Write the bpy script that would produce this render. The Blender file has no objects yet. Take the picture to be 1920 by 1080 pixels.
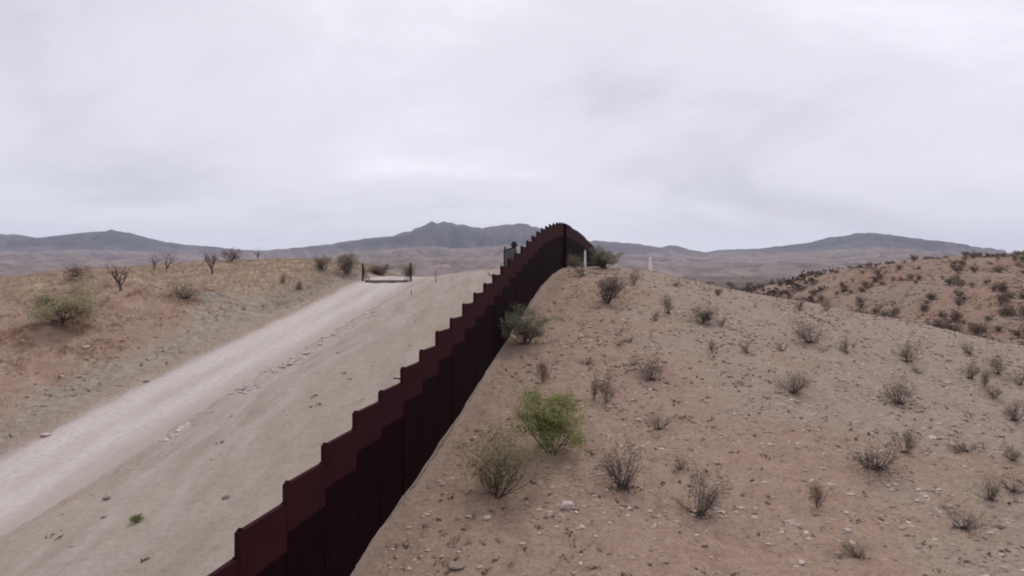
import bpy, math, random
import numpy as np
from mathutils import Vector, Matrix

R = math.radians
scn = bpy.context.scene
col = scn.collection

# ------------------------------------------------------------------ camera, sky, sun, exposure
FPX = 1400.0                      # focal length in pixels of a 1920 wide frame
HOR = 500.0                       # row of the true horizon
cam_d = bpy.data.cameras.new('camera')
cam_d.sensor_width = 36.0
cam_d.lens = FPX / 1920.0 * 36.0
cam_d.shift_y = (HOR - 540.0) / 1920.0
cam_d.clip_start = 0.1
cam_d.clip_end = 40000.0
cam = bpy.data.objects.new('camera', cam_d)
cam.location = (0, 0, 0)
cam.rotation_euler = (R(90), 0, 0)
col.objects.link(cam)
scn.camera = cam

SUN_EL, SUN_AZ = R(60), R(22)    # azimuth clockwise from +Y: the sun stands high ahead, almost along the wall
world = bpy.data.worlds.new('World')
scn.world = world
world.use_nodes = True


def build_world():
    nt = world.node_tree
    nt.nodes.clear()
    N, L = nt.nodes.new, nt.links.new
    out = N('ShaderNodeOutputWorld')
    bg = N('ShaderNodeBackground')
    bg.inputs['Strength'].default_value = 0.1
    sky = N('ShaderNodeTexSky')
    sky.sky_type = 'NISHITA'
    sky.sun_disc = False
    sky.sun_elevation = SUN_EL
    sky.sun_rotation = SUN_AZ
    sky.air_density = 1.0
    sky.dust_density = 2.0
    tc = N('ShaderNodeTexCoord')
    sep = N('ShaderNodeSeparateXYZ')
    L(tc.outputs['Generated'], sep.inputs[0])

    def m(op, a, b=None, c=None):
        n = N('ShaderNodeMath')
        n.operation = op
        for i, v in enumerate((a, b, c)):
            if v is None:
                continue
            if isinstance(v, (int, float)):
                n.inputs[i].default_value = v
            else:
                L(v, n.inputs[i])
        return n.outputs[0]
    zc = m('ADD', m('MAXIMUM', sep.outputs['Z'], 0.0), 0.30)
    cmb = N('ShaderNodeCombineXYZ')
    L(m('DIVIDE', sep.outputs['X'], zc), cmb.inputs[0])
    L(m('DIVIDE', sep.outputs['Y'], zc), cmb.inputs[1])

    def noise(scale, detail, rough, off, dist=0.0, sx=1.0):
        mp = N('ShaderNodeMapping')
        mp.inputs['Location'].default_value = off
        mp.inputs['Scale'].default_value = (sx, 1, 1)
        L(cmb.outputs[0], mp.inputs[0])
        n = N('ShaderNodeTexNoise')
        n.inputs['Scale'].default_value = scale
        n.inputs['Detail'].default_value = detail
        n.inputs['Roughness'].default_value = rough
        n.inputs['Distortion'].default_value = dist
        L(mp.outputs[0], n.inputs['Vector'])
        return n.outputs['Fac']
    big = noise(0.42, 3, 0.5, (0.3, 5.7, 0), 0.3)
    mid = noise(1.15, 8, 0.57, (1.7, 9.2, 0), 0.5, 0.75)
    mix = m('ADD', m('MULTIPLY', big, 0.48), m('MULTIPLY', mid, 0.52))
    ramp = N('ShaderNodeValToRGB')
    cr = ramp.color_ramp
    cr.interpolation = 'EASE'
    cr.elements[0].position = 0.36
    cr.elements[0].color = (6.6, 6.52, 7.25, 1)
    cr.elements[1].position = 0.63
    cr.elements[1].color = (10.2, 10.2, 11.0, 1)
    e = cr.elements.new(0.5)
    e.color = (8.4, 8.32, 9.1, 1)
    L(mix, ramp.inputs[0])
    mx = N('ShaderNodeMix')
    mx.data_type = 'RGBA'
    mx.inputs['Factor'].default_value = 0.94
    # the cloud deck thins and brightens evenly towards the horizon all round
    low = m('POWER', m('SUBTRACT', 1.0, m('MAXIMUM', sep.outputs['Z'], 0.0)), 9.0)
    glow = m('ADD', 1.0, m('MULTIPLY', low, 0.16))
    vm = N('ShaderNodeVectorMath')
    vm.operation = 'SCALE'
    L(ramp.outputs[0], vm.inputs[0])
    L(glow, vm.inputs['Scale'])
    L(sky.outputs[0], mx.inputs['A'])
    L(vm.outputs[0], mx.inputs['B'])
    L(mx.outputs['Result'], bg.inputs['Color'])
    L(bg.outputs[0], out.inputs['Surface'])


build_world()
sun_d = bpy.data.lights.new('sun', 'SUN')
sun_d.energy = 1.2
sun_d.angle = R(11)
sun_d.color = (1.0, 0.955, 0.9)
sun = bpy.data.objects.new('sun', sun_d)
sd = Vector((math.sin(SUN_AZ) * math.cos(SUN_EL), math.cos(SUN_AZ) * math.cos(SUN_EL), math.sin(SUN_EL)))
sun.rotation_euler = (-sd).to_track_quat('-Z', 'Y').to_euler()
sun.location = (0, 0, 60)
col.objects.link(sun)

scn.render.engine = 'CYCLES'
scn.cycles.use_denoising = True
scn.cycles.filter_width = 1.9
scn.cycles.max_bounces = 6
scn.cycles.volume_bounces = 1
scn.cycles.transparent_max_bounces = 8
scn.view_settings.view_transform = 'Standard'
scn.view_settings.look = 'None'
scn.view_settings.exposure = 0.0
scn.view_settings.gamma = 1.0
scn.view_settings.use_curve_mapping = False

# ------------------------------------------------------------------ noise
_prng = np.random.default_rng(11)
_PERM = _prng.permutation(512).astype(np.int64)
_PERM = np.concatenate([_PERM, _PERM])
_GR = _prng.uniform(0, 2 * np.pi, 512)


def perlin(x, y, seed=0):
    x = np.asarray(x, float) + seed * 37.13
    y = np.asarray(y, float) + seed * 91.71
    xi, yi = np.floor(x).astype(np.int64), np.floor(y).astype(np.int64)
    xf, yf = x - xi, y - yi
    u = xf * xf * xf * (xf * (xf * 6 - 15) + 10)
    v = yf * yf * yf * (yf * (yf * 6 - 15) + 10)

    def g(ix, iy, dx, dy):
        h = _GR[_PERM[(_PERM[ix & 511] + iy) & 511]]
        return np.cos(h) * dx + np.sin(h) * dy
    a = g(xi, yi, xf, yf)
    b = g(xi + 1, yi, xf - 1, yf)
    c = g(xi, yi + 1, xf, yf - 1)
    d = g(xi + 1, yi + 1, xf - 1, yf - 1)
    return (a + u * (b - a)) * (1 - v) + (c + u * (d - c)) * v


def fbm(x, y, octv=4, seed=0, gain=0.5):
    s, a = 0.0, 1.0
    for i in range(octv):
        s = s + a * perlin(x * 2 ** i, y * 2 ** i, seed + i * 3)
        a *= gain
    return s


def sst(a, b, x):
    t = np.clip((np.asarray(x, float) - a) / (b - a), 0, 1)
    return t * t * (3 - 2 * t)


# ------------------------------------------------------------------ terrain height
WA, WB = -12.0, 0.2               # the wall runs along X = WA + WB * Y
WALL = [(-60, -18), (0, -16), (10, -14.9), (20, -13.5), (28.9, -11.85), (32.7, -11.0), (37.9, -9.99), (44.3, -8.67),
        (50.8, -7.2), (56, -6.1), (67.7, -3.35), (74, -1.95), (81, -.95), (91, -.1), (97, .05), (104, -.15), (112, -.75),
        (121, -1.35), (131, -2.0), (150, -4.5), (200, -12), (300, -13)]
ROAD = [(-60, -16), (0, -15.6), (20, -15), (30, -13.9), (39.5, -12.3), (45.8, -10.9), (58.3, -8.5), (67.2, -7.0), (74, -5.85),
        (84, -4.1), (89, -3.15), (96, -1.9), (101, -1.45), (107, -1.45), (115, -2.0), (130, -4.5), (150, -8), (200, -14), (300, -13)]


def _add(p, d):
    return [(y, z + d) for y, z in p]


def _mixp(p, q, t):
    ys = sorted(set([a for a, _ in p] + [a for a, _ in q]))
    return [(y, np.interp(y, *zip(*p)) * (1 - t) + np.interp(y, *zip(*q)) * t) for y in ys]


COLS = [
    (-160, [(-60, -20), (40, -17), (64, -12), (82, -9), (110, -11), (150, -15), (200, -16), (300, -14)]),
    (-110, [(-60, -18), (40, -14), (50, -11.5), (64, -8), (75, -5.6), (82, -4.8), (90, -5), (110, -8), (150, -14), (200, -15), (300, -13)]),
    (-75, [(-60, -17), (40, -12), (50, -9.5), (64, -5.8), (75, -3.2), (82, -2.4), (90, -2.6), (110, -5), (150, -12), (200, -15), (300, -13)]),
    (-58, [(-60, -16.5), (39, -11.5), (50, -8.8), (64, -4.8), (75, -2.3), (85, -.9), (92, -.5), (100, -.8), (120, -3), (150, -9), (200, -14), (300, -13)]),
    (-48, [(-60, -16.2), (20, -14), (39, -11), (50, -8.3), (64.7, -4.4), (80, -1.2), (92, .2), (100, .5), (110, .2), (130, -2), (160, -8), (200, -14), (300, -13)]),
    (-40, [(-60, -16), (20, -13.8), (39, -10.5), (50, -8), (64.7, -4.6), (80, -1.4), (95, .6), (104, 1.0), (115, .6), (130, -1), (160, -6), (200, -14), (300, -13)]),
    (-33, [(-60, -15.8), (20, -14.2), (39, -11.2), (50, -9), (64.7, -5.8), (80, -2.7), (90, -.7), (98, .6), (104, .7), (115, .1), (130, -2), (160, -8), (200, -14), (300, -13)]),
    (-29.5, _add(ROAD, .75)),
    (-27.2, _add(ROAD, .05)), (-23.2, ROAD), (-19.4, _add(ROAD, .0)), (-17.2, _add(ROAD, .45)),
    (-12, _mixp(WALL, ROAD, .32)), (-5, _mixp(WALL, ROAD, .08)), (0, WALL),
    (4, WALL),
    (10, [(-60, -14.5), (0, -13.6), (20, -12.5), (30, -11.4), (40, -9.5), (50, -7.4), (60, -5.2), (70, -3.1), (80, -1.5), (88, -.75), (96, -.35),
          (104, -.4), (115, -1.2), (135, -4), (160, -9), (200, -13), (300, -13)]),
    (20, [(-60, -15), (0, -14), (20, -12.5), (30, -11.4), (40, -9.6), (50, -7.9), (60, -6.2), (70, -4.7), (80, -3.4), (88, -2.75), (95, -2.6),
          (105, -3.2), (120, -6), (150, -11), (200, -13), (300, -12)]),
    (30, [(-60, -15.5), (0, -14.4), (20, -12.8), (30, -11.7), (40, -10.1), (50, -8.6), (60, -7), (70, -5.6), (78, -4.7), (86, -4.2), (93, -4.5),
          (105, -6.5), (120, -10), (150, -14), (200, -14), (300, -12)]),
    (40, [(-60, -16), (0, -15), (20, -13.2), (30, -12.2), (40, -10.8), (50, -9.4), (60, -8), (70, -6.7), (78, -6.1), (84, -6.2), (95, -8), (110, -12),
          (130, -16), (200, -15), (300, -12)]),
    (50, [(-60, -17), (0, -15.6), (20, -14), (30, -13), (40, -11.8), (50, -10.5), (60, -9.2), (66, -8.5), (72, -8.2), (80, -8.8), (95, -12), (120, -16),
          (200, -15), (300, -12)]),
    (65, [(-60, -18), (20, -15), (40, -13.2), (55, -11.6), (65, -11.2), (75, -12), (90, -15), (120, -18), (200, -15), (300, -12)]),
    (90, [(-60, -19), (20, -17), (50, -15.5), (65, -16), (100, -19), (150, -19), (200, -15), (300, -12)]),
    (140, [(-60, -21), (20, -20), (50, -20), (100, -20), (150, -19), (200, -15), (300, -12)]),
]
_YG = np.arange(-60, 301, 1.0)
_UG = np.arange(-160, 141, 0.5)


def _smooth(a, sig, axis):
    n = int(sig * 3) + 1
    k = np.exp(-0.5 * (np.arange(-n, n + 1) / sig) ** 2)
    k /= k.sum()
    pad = [(0, 0), (0, 0)]
    pad[axis] = (n, n)
    b = np.pad(a, pad, mode='edge')
    return np.apply_along_axis(lambda r: np.convolve(r, k, 'valid'), axis, b)


def _table():
    prof = np.array([np.interp(_YG, *zip(*p)) for _, p in COLS])
    prof = _smooth(prof, 2.0, 1)
    us = [c[0] for c in COLS]
    t = np.array([np.interp(_UG, us, prof[:, j]) for j in range(len(_YG))])   # [Y, U]
    return _smooth(t, 1.6, 1)


_TAB = _table()
HILL_X = [(20, 0), (70, 0), (88, 1.5), (98, 4.5), (108, 8.5), (118, 11.8), (137, 14.6), (171, 16.8), (230, 19.5), (320, 20), (420, 12), (520, 4), (620, 0)]


def base_height(X, Y):
    X, Y = np.asarray(X, float), np.asarray(Y, float)
    u = X - (WA + WB * Y)
    uf = np.clip((u + 160) / .5, 0, len(_UG) - 1.001)
    yf = np.clip(Y + 60, 0, len(_YG) - 1.001)
    ui, yi = uf.astype(int), yf.astype(int)
    a, b = uf - ui, yf - yi
    near = ((_TAB[yi, ui] * (1 - a) + _TAB[yi, ui + 1] * a) * (1 - b) + (_TAB[yi + 1, ui] * (1 - a) + _TAB[yi + 1, ui + 1] * a) * b)
    r = np.hypot(X, Y)
    plain = np.interp(r, [0, 150, 300, 800, 2000, 5000, 12000], [-18, -18, -12.5, -17, -28, -40, -60])
    plain = plain + fbm(X / 260, Y / 260, 3, 5) * 3.0 * sst(150, 500, r)
    w = np.maximum(np.maximum(sst(150, 270, Y), sst(-20, -60, Y)), np.maximum(sst(105, 140, u), sst(-100, -160, u)))
    z = near * (1 - w) + plain * w
    hx = np.interp(X, *zip(*HILL_X))
    d = (Y - 262 + .12 * (X - 171)) / np.where(Y < 262 - .12 * (X - 171), 92, 62)
    z = z + hx * np.exp(-d * d) * (1 + .10 * fbm(X / 34, Y / 34, 3, 8))
    return z


def road_mask(X, Y):
    u = X - (WA + WB * Y)
    c = np.abs(u + 23.2)
    return 1 - sst(3.0, 4.6, c + .5 * perlin(X / 3, Y / 5, 21))


def height(X, Y):
    X, Y = np.asarray(X, float), np.asarray(Y, float)
    z = base_height(X, Y)
    r = np.hypot(X, Y)
    u = X - (WA + WB * Y)
    rm = 1 - sst(3.4, 5.0, np.abs(u + 23.2))
    rm = rm * (Y < 130)
    det = fbm(X / 7, Y / 7, 3, 1) * .32 + fbm(X / 1.6, Y / 1.6, 3, 2) * .13 + perlin(X / .42, Y / .42, 6) * .045 * (r < 75)
    # long shallow ruts and gullies following the wall on the graded strip
    strip = sst(-19.5, -17.5, u) * (1 - sst(-1.5, -.3, u))
    rut = (np.abs(perlin(u / 1.9, Y / 26, 31)) - .25) * .17 + perlin(u / .8, Y / 14, 32) * .06 + fbm(X / .9, Y / .9, 2, 37) * .06
    det = det * (1 - .45 * strip) + rut * strip
    # low eroded lip beside the road
    lip = np.exp(-((u + 18.3 + .5 * perlin(Y / 6, u * 0 + 3, 33)) / .55) ** 2)
    det = det + lip * (.22 + .3 * perlin(X / 1.1, Y / 1.1, 34)) * sst(34, 50, Y) * (1 - sst(88, 95, Y))
    rill = np.abs(perlin(u / 2.4 + .5 * perlin(X / 5, Y / 5, 45), Y / 12, 44))
    det = det + (sst(1.0, 2.5, u) * (1 - sst(70, 100, r))) * (rill - .22) * .38
    det = det + np.exp(-((u - .35) / .45) ** 2) * (.04 + .16 * np.clip(perlin(X / 1.5, Y / 1.5, 46), 0, 1))
    bank = sst(-27.5, -31, u)
    det = det + bank * fbm(X / 3.2, Y / 3.2, 3, 36) * .38
    gull = np.abs(perlin(X / 16 + .15 * Y / 16, Y / 30, 41))
    hill = sst(100, 170, np.hypot(X, Y)) * sst(60, 100, X)
    det = det + hill * ((gull - .3) * 2.4 + fbm(X / 9, Y / 9, 3, 43) * .9)
    wallz = np.exp(-(u / 1.2) ** 2)
    det = det * (1 - .5 * wallz) * (1 - rm)
    det = det - rm * .03
    det = det * (1 - .85 * np.exp(-((r - 98) / 9) ** 2) * sst(-3, 6, u) * (1 - sst(40, 60, u)))
    return z + det


def ray_ground(px, py, ymin=12, ymax=420):
    """the ground point that the photograph shows at a pixel of its 1920 x 1080 frame"""
    ys = np.geomspace(ymin, ymax, 1500)
    X = (px - 960) / FPX * ys
    Z = (HOR - py) / FPX * ys
    g = height(X, ys)
    hit = np.nonzero(Z <= g)[0]
    if len(hit) == 0:
        k = np.argmin(Z - g + np.where(ys > 130, 50, 0))
    else:
        k = hit[0]
    return float(X[k]), float(ys[k]), float(g[k])


# ------------------------------------------------------------------ materials
def new_mat(name):
    mt = bpy.data.materials.new(name)
    mt.use_nodes = True
    nt = mt.node_tree
    bs = nt.nodes['Principled BSDF']
    bs.inputs['Roughness'].default_value = .9
    bs.inputs['Specular IOR Level'].default_value = .15
    return mt, nt, bs


class NB:
    """small node helper"""

    def __init__(s, nt):
        s.nt = nt
        s.tc = nt.nodes.new('ShaderNodeTexCoord')

    def link(s, a, b):
        s.nt.links.new(a, b)

    def noise(s, scale, detail=4, rough=.55, vec=None, mapscale=None, dist=0):
        n = s.nt.nodes.new('ShaderNodeTexNoise')
        n.inputs['Scale'].default_value = scale
        n.inputs['Detail'].default_value = detail
        n.inputs['Roughness'].default_value = rough
        n.inputs['Distortion'].default_value = dist
        v = vec or s.tc.outputs['Object']
        if mapscale:
            mp = s.nt.nodes.new('ShaderNodeMapping')
            mp.inputs['Scale'].default_value = mapscale
            s.link(v, mp.inputs[0])
            v = mp.outputs[0]
        s.link(v, n.inputs['Vector'])
        return n.outputs['Fac']

    def ramp(s, fac, stops):
        n = s.nt.nodes.new('ShaderNodeValToRGB')
        cr = n.color_ramp
        while len(cr.elements) < len(stops):
            cr.elements.new(.5)
        for e, (p, c) in zip(cr.elements, stops):
            e.position = p
            e.color = (*c, 1) if not isinstance(c, (int, float)) else (c, c, c, 1)
        s.link(fac, n.inputs[0])
        return n.outputs[0]

    def mix(s, fac, a, b, mode='MIX'):
        n = s.nt.nodes.new('ShaderNodeMix')
        n.data_type = 'RGBA'
        n.blend_type = mode
        for k, v in (('Factor', fac), ('A', a), ('B', b)):
            if isinstance(v, (int, float)):
                n.inputs[k].default_value = v if k == 'Factor' else (v, v, v, 1)
            elif isinstance(v, tuple):
                n.inputs[k].default_value = (*v, 1)
            else:
                s.link(v, n.inputs[k])
        return n.outputs['Result']

    def math(s, op, a, b=0.0):
        n = s.nt.nodes.new('ShaderNodeMath')
        n.operation = op
        n.use_clamp = op in ('MULTIPLY', 'ADD')
        for i, v in enumerate((a, b)):
            if isinstance(v, (int, float)):
                n.inputs[i].default_value = v
            else:
                s.link(v, n.inputs[i])
        return n.outputs[0]

    def attr(s, name):
        n = s.nt.nodes.new('ShaderNodeAttribute')
        n.attribute_name = name
        return n

    def bump(s, h, strength, dist, bsdf):
        n = s.nt.nodes.new('ShaderNodeBump')
        n.inputs['Strength'].default_value = strength
        n.inputs['Distance'].default_value = dist
        s.link(h, n.inputs['Height'])
        s.link(n.outputs[0], bsdf.inputs['Normal'])


def ground_material():
    mt, nt, bs = new_mat('desert_soil')
    b = NB(nt)
    a = {k: b.attr(k).outputs['Fac'] for k in ('soil_red', 'soil_pale', 'soil_strip', 'soil_road', 'soil_straw', 'soil_grey', 'soil_scrub', 'soil_hill')}
    n1 = b.noise(.22, 5, .6)
    n2 = b.noise(1.3, 5, .65)
    n3 = b.noise(7.0, 4, .7)
    n4 = b.noise(23.0, 3, .7)
    c = b.mix(b.ramp(n1, [(.35, 0.), (.65, 1.)]), (.325, .246, .190), (.370, .286, .224))
    red = b.mix(b.ramp(n2, [(.3, 0.), (.7, 1.)]), (.300, .202, .152), (.372, .264, .204))
    c = b.mix(a['soil_red'], c, red)
    pale = b.mix(b.ramp(n2, [(.3, 0.), (.7, 1.)]), (.295, .230, .180), (.380, .302, .240))
    c = b.mix(a['soil_pale'], c, pale)
    grey = b.mix(b.ramp(n2, [(.3, 0.), (.7, 1.)]), (0.245, 0.203, 0.166), (0.410, 0.351, 0.293))
    c = b.mix(a['soil_grey'], c, grey)
    str_n = b.noise(.55, 5, .6, mapscale=(1.6, .28, 1))
    strip = b.mix(b.ramp(str_n, [(.35, 0.), (.65, 1.)]), (.330, .272, .224), (.425, .356, .308))
    strip = b.mix(b.ramp(b.noise(.16, 4, .6, mapscale=(1.3, .5, 1)), [(.45, 0.), (.62, .7)]), strip, (.37, .315, .258))
    c = b.mix(a['soil_strip'], c, strip)
    straw = b.mix(b.ramp(n2, [(.3, 0.), (.7, 1.)]), (.35, .25, .185), (.49, .385, .29))
    c = b.mix(a['soil_straw'], c, straw)
    hill = b.mix(b.ramp(b.noise(.11, 5, .65), [(.36, 0.), (.62, 1.)]), (.285, .178, .138), (.350, .245, .185))
    hill = b.mix(b.ramp(b.noise(.035, 4, .6), [(.45, 0.), (.6, .7)]), hill, (.295, .235, .18))
    hill = b.mix(b.ramp(b.noise(.6, 4, .7), [(.35, .6), (.55, 0.)]), hill, (.17, .118, .095))
    c = b.mix(a['soil_hill'], c, hill)
    scr = b.mix(b.ramp(b.noise(.012, 6, .7), [(.35, 0.), (.65, 1.)]), (.075, .060, .050), (.24, .18, .145))
    c = b.mix(a['soil_scrub'], c, scr)
    c = b.mix(a['soil_road'], c, (.46, .395, .365))
    # fine grain: darker litter and lighter chips
    n5 = b.noise(3.2, 5, .7)
    calm = b.math('SUBTRACT', 1.0, b.math('MULTIPLY', a['soil_strip'], .45))
    c = b.mix(b.math('MULTIPLY', b.ramp(n5, [(.34, .8), (.52, 0.)]), calm), c, b.mix(1.0, c, (.74, .72, .71), 'MULTIPLY'))
    c = b.mix(b.math('MULTIPLY', b.ramp(n5, [(.56, 0.), (.72, .5)]), calm), c, b.mix(1.0, c, (1.22, 1.22, 1.22), 'MULTIPLY'))
    c = b.mix(b.math('MULTIPLY', b.ramp(n3, [(.32, .9), (.52, 0.)]), calm), c, b.mix(1.0, c, (.66, .64, .64), 'MULTIPLY'))
    c = b.mix(b.ramp(n4, [(.66, 0.), (.78, .45)]), c, (.52, .46, .42))
    b.link(c, bs.inputs['Base Color'])
    h = b.math('ADD', b.math('MULTIPLY', n3, .6), b.math('MULTIPLY', n4, .4))
    b.bump(h, .8, .07, bs)
    bs.inputs['Roughness'].default_value = .96
    bs.inputs['Specular IOR Level'].default_value = .05
    return mt


def road_material():
    mt, nt, bs = new_mat('graded_dirt')
    b = NB(nt)
    v = b.attr('lane').outputs['Fac']           # position across the road
    n1 = b.noise(.5, 5, .6, mapscale=(1.5, .16, 1))
    n2 = b.noise(2.5, 4, .65)
    n3 = b.noise(14., 3, .7)
    c = b.mix(b.ramp(n1, [(.33, 0.), (.66, 1.)]), (.43, .370, .347), (.525, .462, .443))
    tr = b.ramp(v, [(0, 0.), (.14, .2), (.27, 1.), (.33, 1.), (.42, .1), (.50, .15), (.57, 1.), (.63, .9), (.72, .05), (1, 0.)])
    c = b.mix(b.math('MULTIPLY', tr, .5), c, (.58, .52, .508))
    c = b.mix(b.ramp(v, [(0, .9), (.10, .8), (.2, 0.), (.70, 0.), (.84, .75), (1, .95)]), c, (.39, .335, .295))
    c = b.mix(b.ramp(n2, [(.30, .6), (.52, 0.)]), c, (.37, .315, .28))
    c = b.mix(b.ramp(n3, [(.30, .35), (.48, 0.)]), c, (.36, .31, .28))
    b.link(c, bs.inputs['Base Color'])
    b.bump(b.math('ADD', b.math('MULTIPLY', n2, .7), b.math('MULTIPLY', n3, .3)), .35, .05, bs)
    bs.inputs['Roughness'].default_value = .97
    bs.inputs['Specular IOR Level'].default_value = .04
    return mt


def steel_material(name, c0, c1, c2, spec=.03, rough=.85):
    mt, nt, bs = new_mat(name)
    b = NB(nt)
    geo = nt.nodes.new('ShaderNodeNewGeometry')
    oi = nt.nodes.new('ShaderNodeObjectInfo')
    n1 = b.noise(.9, 5, .65, vec=geo.outputs['Position'], mapscale=(1, 1, .3))
    n2 = b.noise(9., 4, .6, vec=geo.outputs['Position'], mapscale=(1, 1, .12))
    c = b.mix(b.ramp(n1, [(.3, 0.), (.7, 1.)]), c0, c1)
    c = b.mix(b.ramp(n2, [(.47, 0.), (.72, .75)]), c, c2)
    c = b.mix(b.ramp(oi.outputs['Random'], [(0, 0.), (1, .35)]), c, c1)
    b.link(c, bs.inputs['Base Color'])
    bs.inputs['Roughness'].default_value = rough
    bs.inputs['Specular IOR Level'].default_value = spec
    b.bump(n2, .15, .01, bs)
    return mt


def plain_material(name, c0, c1, scale=6., rough=.9):
    mt, nt, bs = new_mat(name)
    b = NB(nt)
    n = b.noise(scale, 4, .6)
    b.link(b.mix(b.ramp(n, [(.3, 0.), (.7, 1.)]), c0, c1), bs.inputs['Base Color'])
    bs.inputs['Roughness'].default_value = rough
    return mt


def plant_material(name, c0, c1, trans=0.0):
    """colour varies leaf by leaf (attribute) and plant by plant"""
    mt, nt, bs = new_mat(name)
    b = NB(nt)
    t = b.attr('tint').outputs['Fac']
    oi = nt.nodes.new('ShaderNodeObjectInfo')
    c = b.mix(t, c0, c1)
    c = b.mix(b.ramp(oi.outputs['Random'], [(0, 0.), (1, .5)]), c, b.mix(1.0, c, (.72, .70, .72), 'MULTIPLY'))
    b.link(c, bs.inputs['Base Color'])
    if trans:
        tr = nt.nodes.new('ShaderNodeBsdfTranslucent')
        b.link(c, tr.inputs['Color'])
        mx = nt.nodes.new('ShaderNodeMixShader')
        mx.inputs[0].default_value = trans
        b.link(bs.outputs[0], mx.inputs[1])
        b.link(tr.outputs[0], mx.inputs[2])
        b.link(mx.outputs[0], nt.nodes['Material Output'].inputs['Surface'])
    return mt


def mountain_material(name='mountain_slope', k=1.0):  # k pales the nearer hills: low haze put into their colour
    mt, nt, bs = new_mat(name)
    b = NB(nt)
    n1 = b.noise(.0016, 6, .65)
    n2 = b.noise(.009, 5, .7)
    c = b.mix(b.ramp(n1, [(.44, 0.), (.56, 1.)]), tuple(v * k for v in (.018, .024, .030)), tuple(v * k for v in (.075, .070, .066)))
    c = b.mix(b.ramp(n2, [(.45, 0.), (.7, .6)]), c, tuple(v * k for v in (.125, .092, .080)))
    sp = nt.nodes.new('ShaderNodeSeparateXYZ')
    b.link(b.tc.outputs['Object'], sp.inputs[0])
    up = nt.nodes.new('ShaderNodeMapRange')
    up.inputs['From Min'].default_value = 60.0
    up.inputs['From Max'].default_value = 260.0
    b.link(sp.outputs['Z'], up.inputs['Value'])
    wood = b.math('ADD', up.outputs[0], b.math('SUBTRACT', b.math('MULTIPLY', n2, .5), .25))
    bare = b.mix(b.ramp(n2, [(.42, 0.), (.62, 1.)]), (.15, .112, .098), (.27, .205, .178))
    c = b.mix(b.ramp(wood, [(.25, 0.), (.65, 1.)]), bare, c)  # dark heights over a paler foot: low haze put into colour by altitude
    b.link(c, bs.inputs['Base Color'])
    return mt


M = {
    'ground': ground_material(), 'road': road_material(),
    'plate': steel_material('painted_plate_steel', (.0275, .0062, .0098), (.038, .0094, .0135), (.048, .0165, .0180), .035, .75),
    'bollard': steel_material('weathered_bollard_steel', (.0085, .0024, .0038), (.0118, .0034, .0050), (.019, .0062, .0072)),
    'pillar': steel_material('rusted_post_steel', (.016, .006, .008), (.024, .010, .012), (.04, .018, .018)),
    'concrete': plain_material('dusty_concrete', (.20, .155, .13), (.31, .245, .21), 2.5),
    'darkwood': plain_material('weathered_dark_wood', (.035, .028, .026), (.06, .048, .043), 9.),
    'rail': plain_material('rusted_pipe', (.09, .07, .066), (.14, .11, .10), 9.),
    'white': plain_material('white_painted_marker', (.66, .64, .59), (.80, .78, .73), 3., .7),
    'panel': plain_material('grey_green_panel', (.085, .095, .088), (.12, .13, .12), 2., .6),
    'darkbox': plain_material('dark_housing', (.016, .016, .02), (.028, .027, .032), 6., .6),
    'pale_rock': plain_material('pale_rock', (.42, .345, .315), (.56, .475, .44), 3.),
    'brown_rock': plain_material('brown_rock', (.20, .145, .125), (.33, .26, .225), 4.),
    'mountain': mountain_material(), 'foothill': mountain_material('foothill_slope', 1.6), 'lowhill': mountain_material('low_hill_slope', 1.8),
    'wood_dark': plant_material('dark_twigs', (.070, .050, .046), (.145, .108, .098)),
    'wood_purple': plant_material('purple_brown_twigs', (.085, .062, .064), (.165, .127, .126)),
    'wood_tree': plant_material('tree_bark', (.085, .066, .064), (.155, .122, .116)),
    'wood_grey': plant_material('grey_twigs', (.15, .12, .105), (.28, .228, .195)),
    'leaf_grey': plant_material('dusty_olive_leaves', (.185, .153, .115), (.33, .28, .215), .3),
    'leaf_dry': plant_material('dry_brown_leaves', (.165, .115, .085), (.29, .215, .165), .2),
    'leaf_rust': plant_material('rust_brown_leaves', (.16, .098, .075), (.28, .19, .145), .2),
    'leaf_umber': plant_material('umber_twigs', (.105, .072, .060), (.20, .145, .118), .15),
    'leaf_hill': plant_material('dusty_hill_leaves', (.165, .135, .098), (.29, .24, .175), .2),
    'leaf_green': plant_material('bright_green_leaves', (.165, .190, .065), (.385, .40, .160), .4),
    'leaf_olive': plant_material('olive_green_leaves', (.185, .170, .098), (.345, .305, .185), .35),
    'leaf_sage': plant_material('grey_green_leaves', (.14, .148, .095), (.30, .29, .195), .35),
    'leaf_pale': plant_material('pale_green_leaves', (.31, .28, .175), (.56, .50, .335), .4),
    'grass': plant_material('straw_blades', (.32, .235, .17), (.58, .455, .34), .3),
    'grass_red': plant_material('reddish_dry_blades', (.27, .145, .098), (.50, .325, .22), .2),
    'rubble': plant_material('pale_rubble', (.40, .345, .31), (.70, .64, .60)),
    'pebble': plant_material('loose_stones', (.19, .130, .102), (.74, .615, .52)),
}


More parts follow.
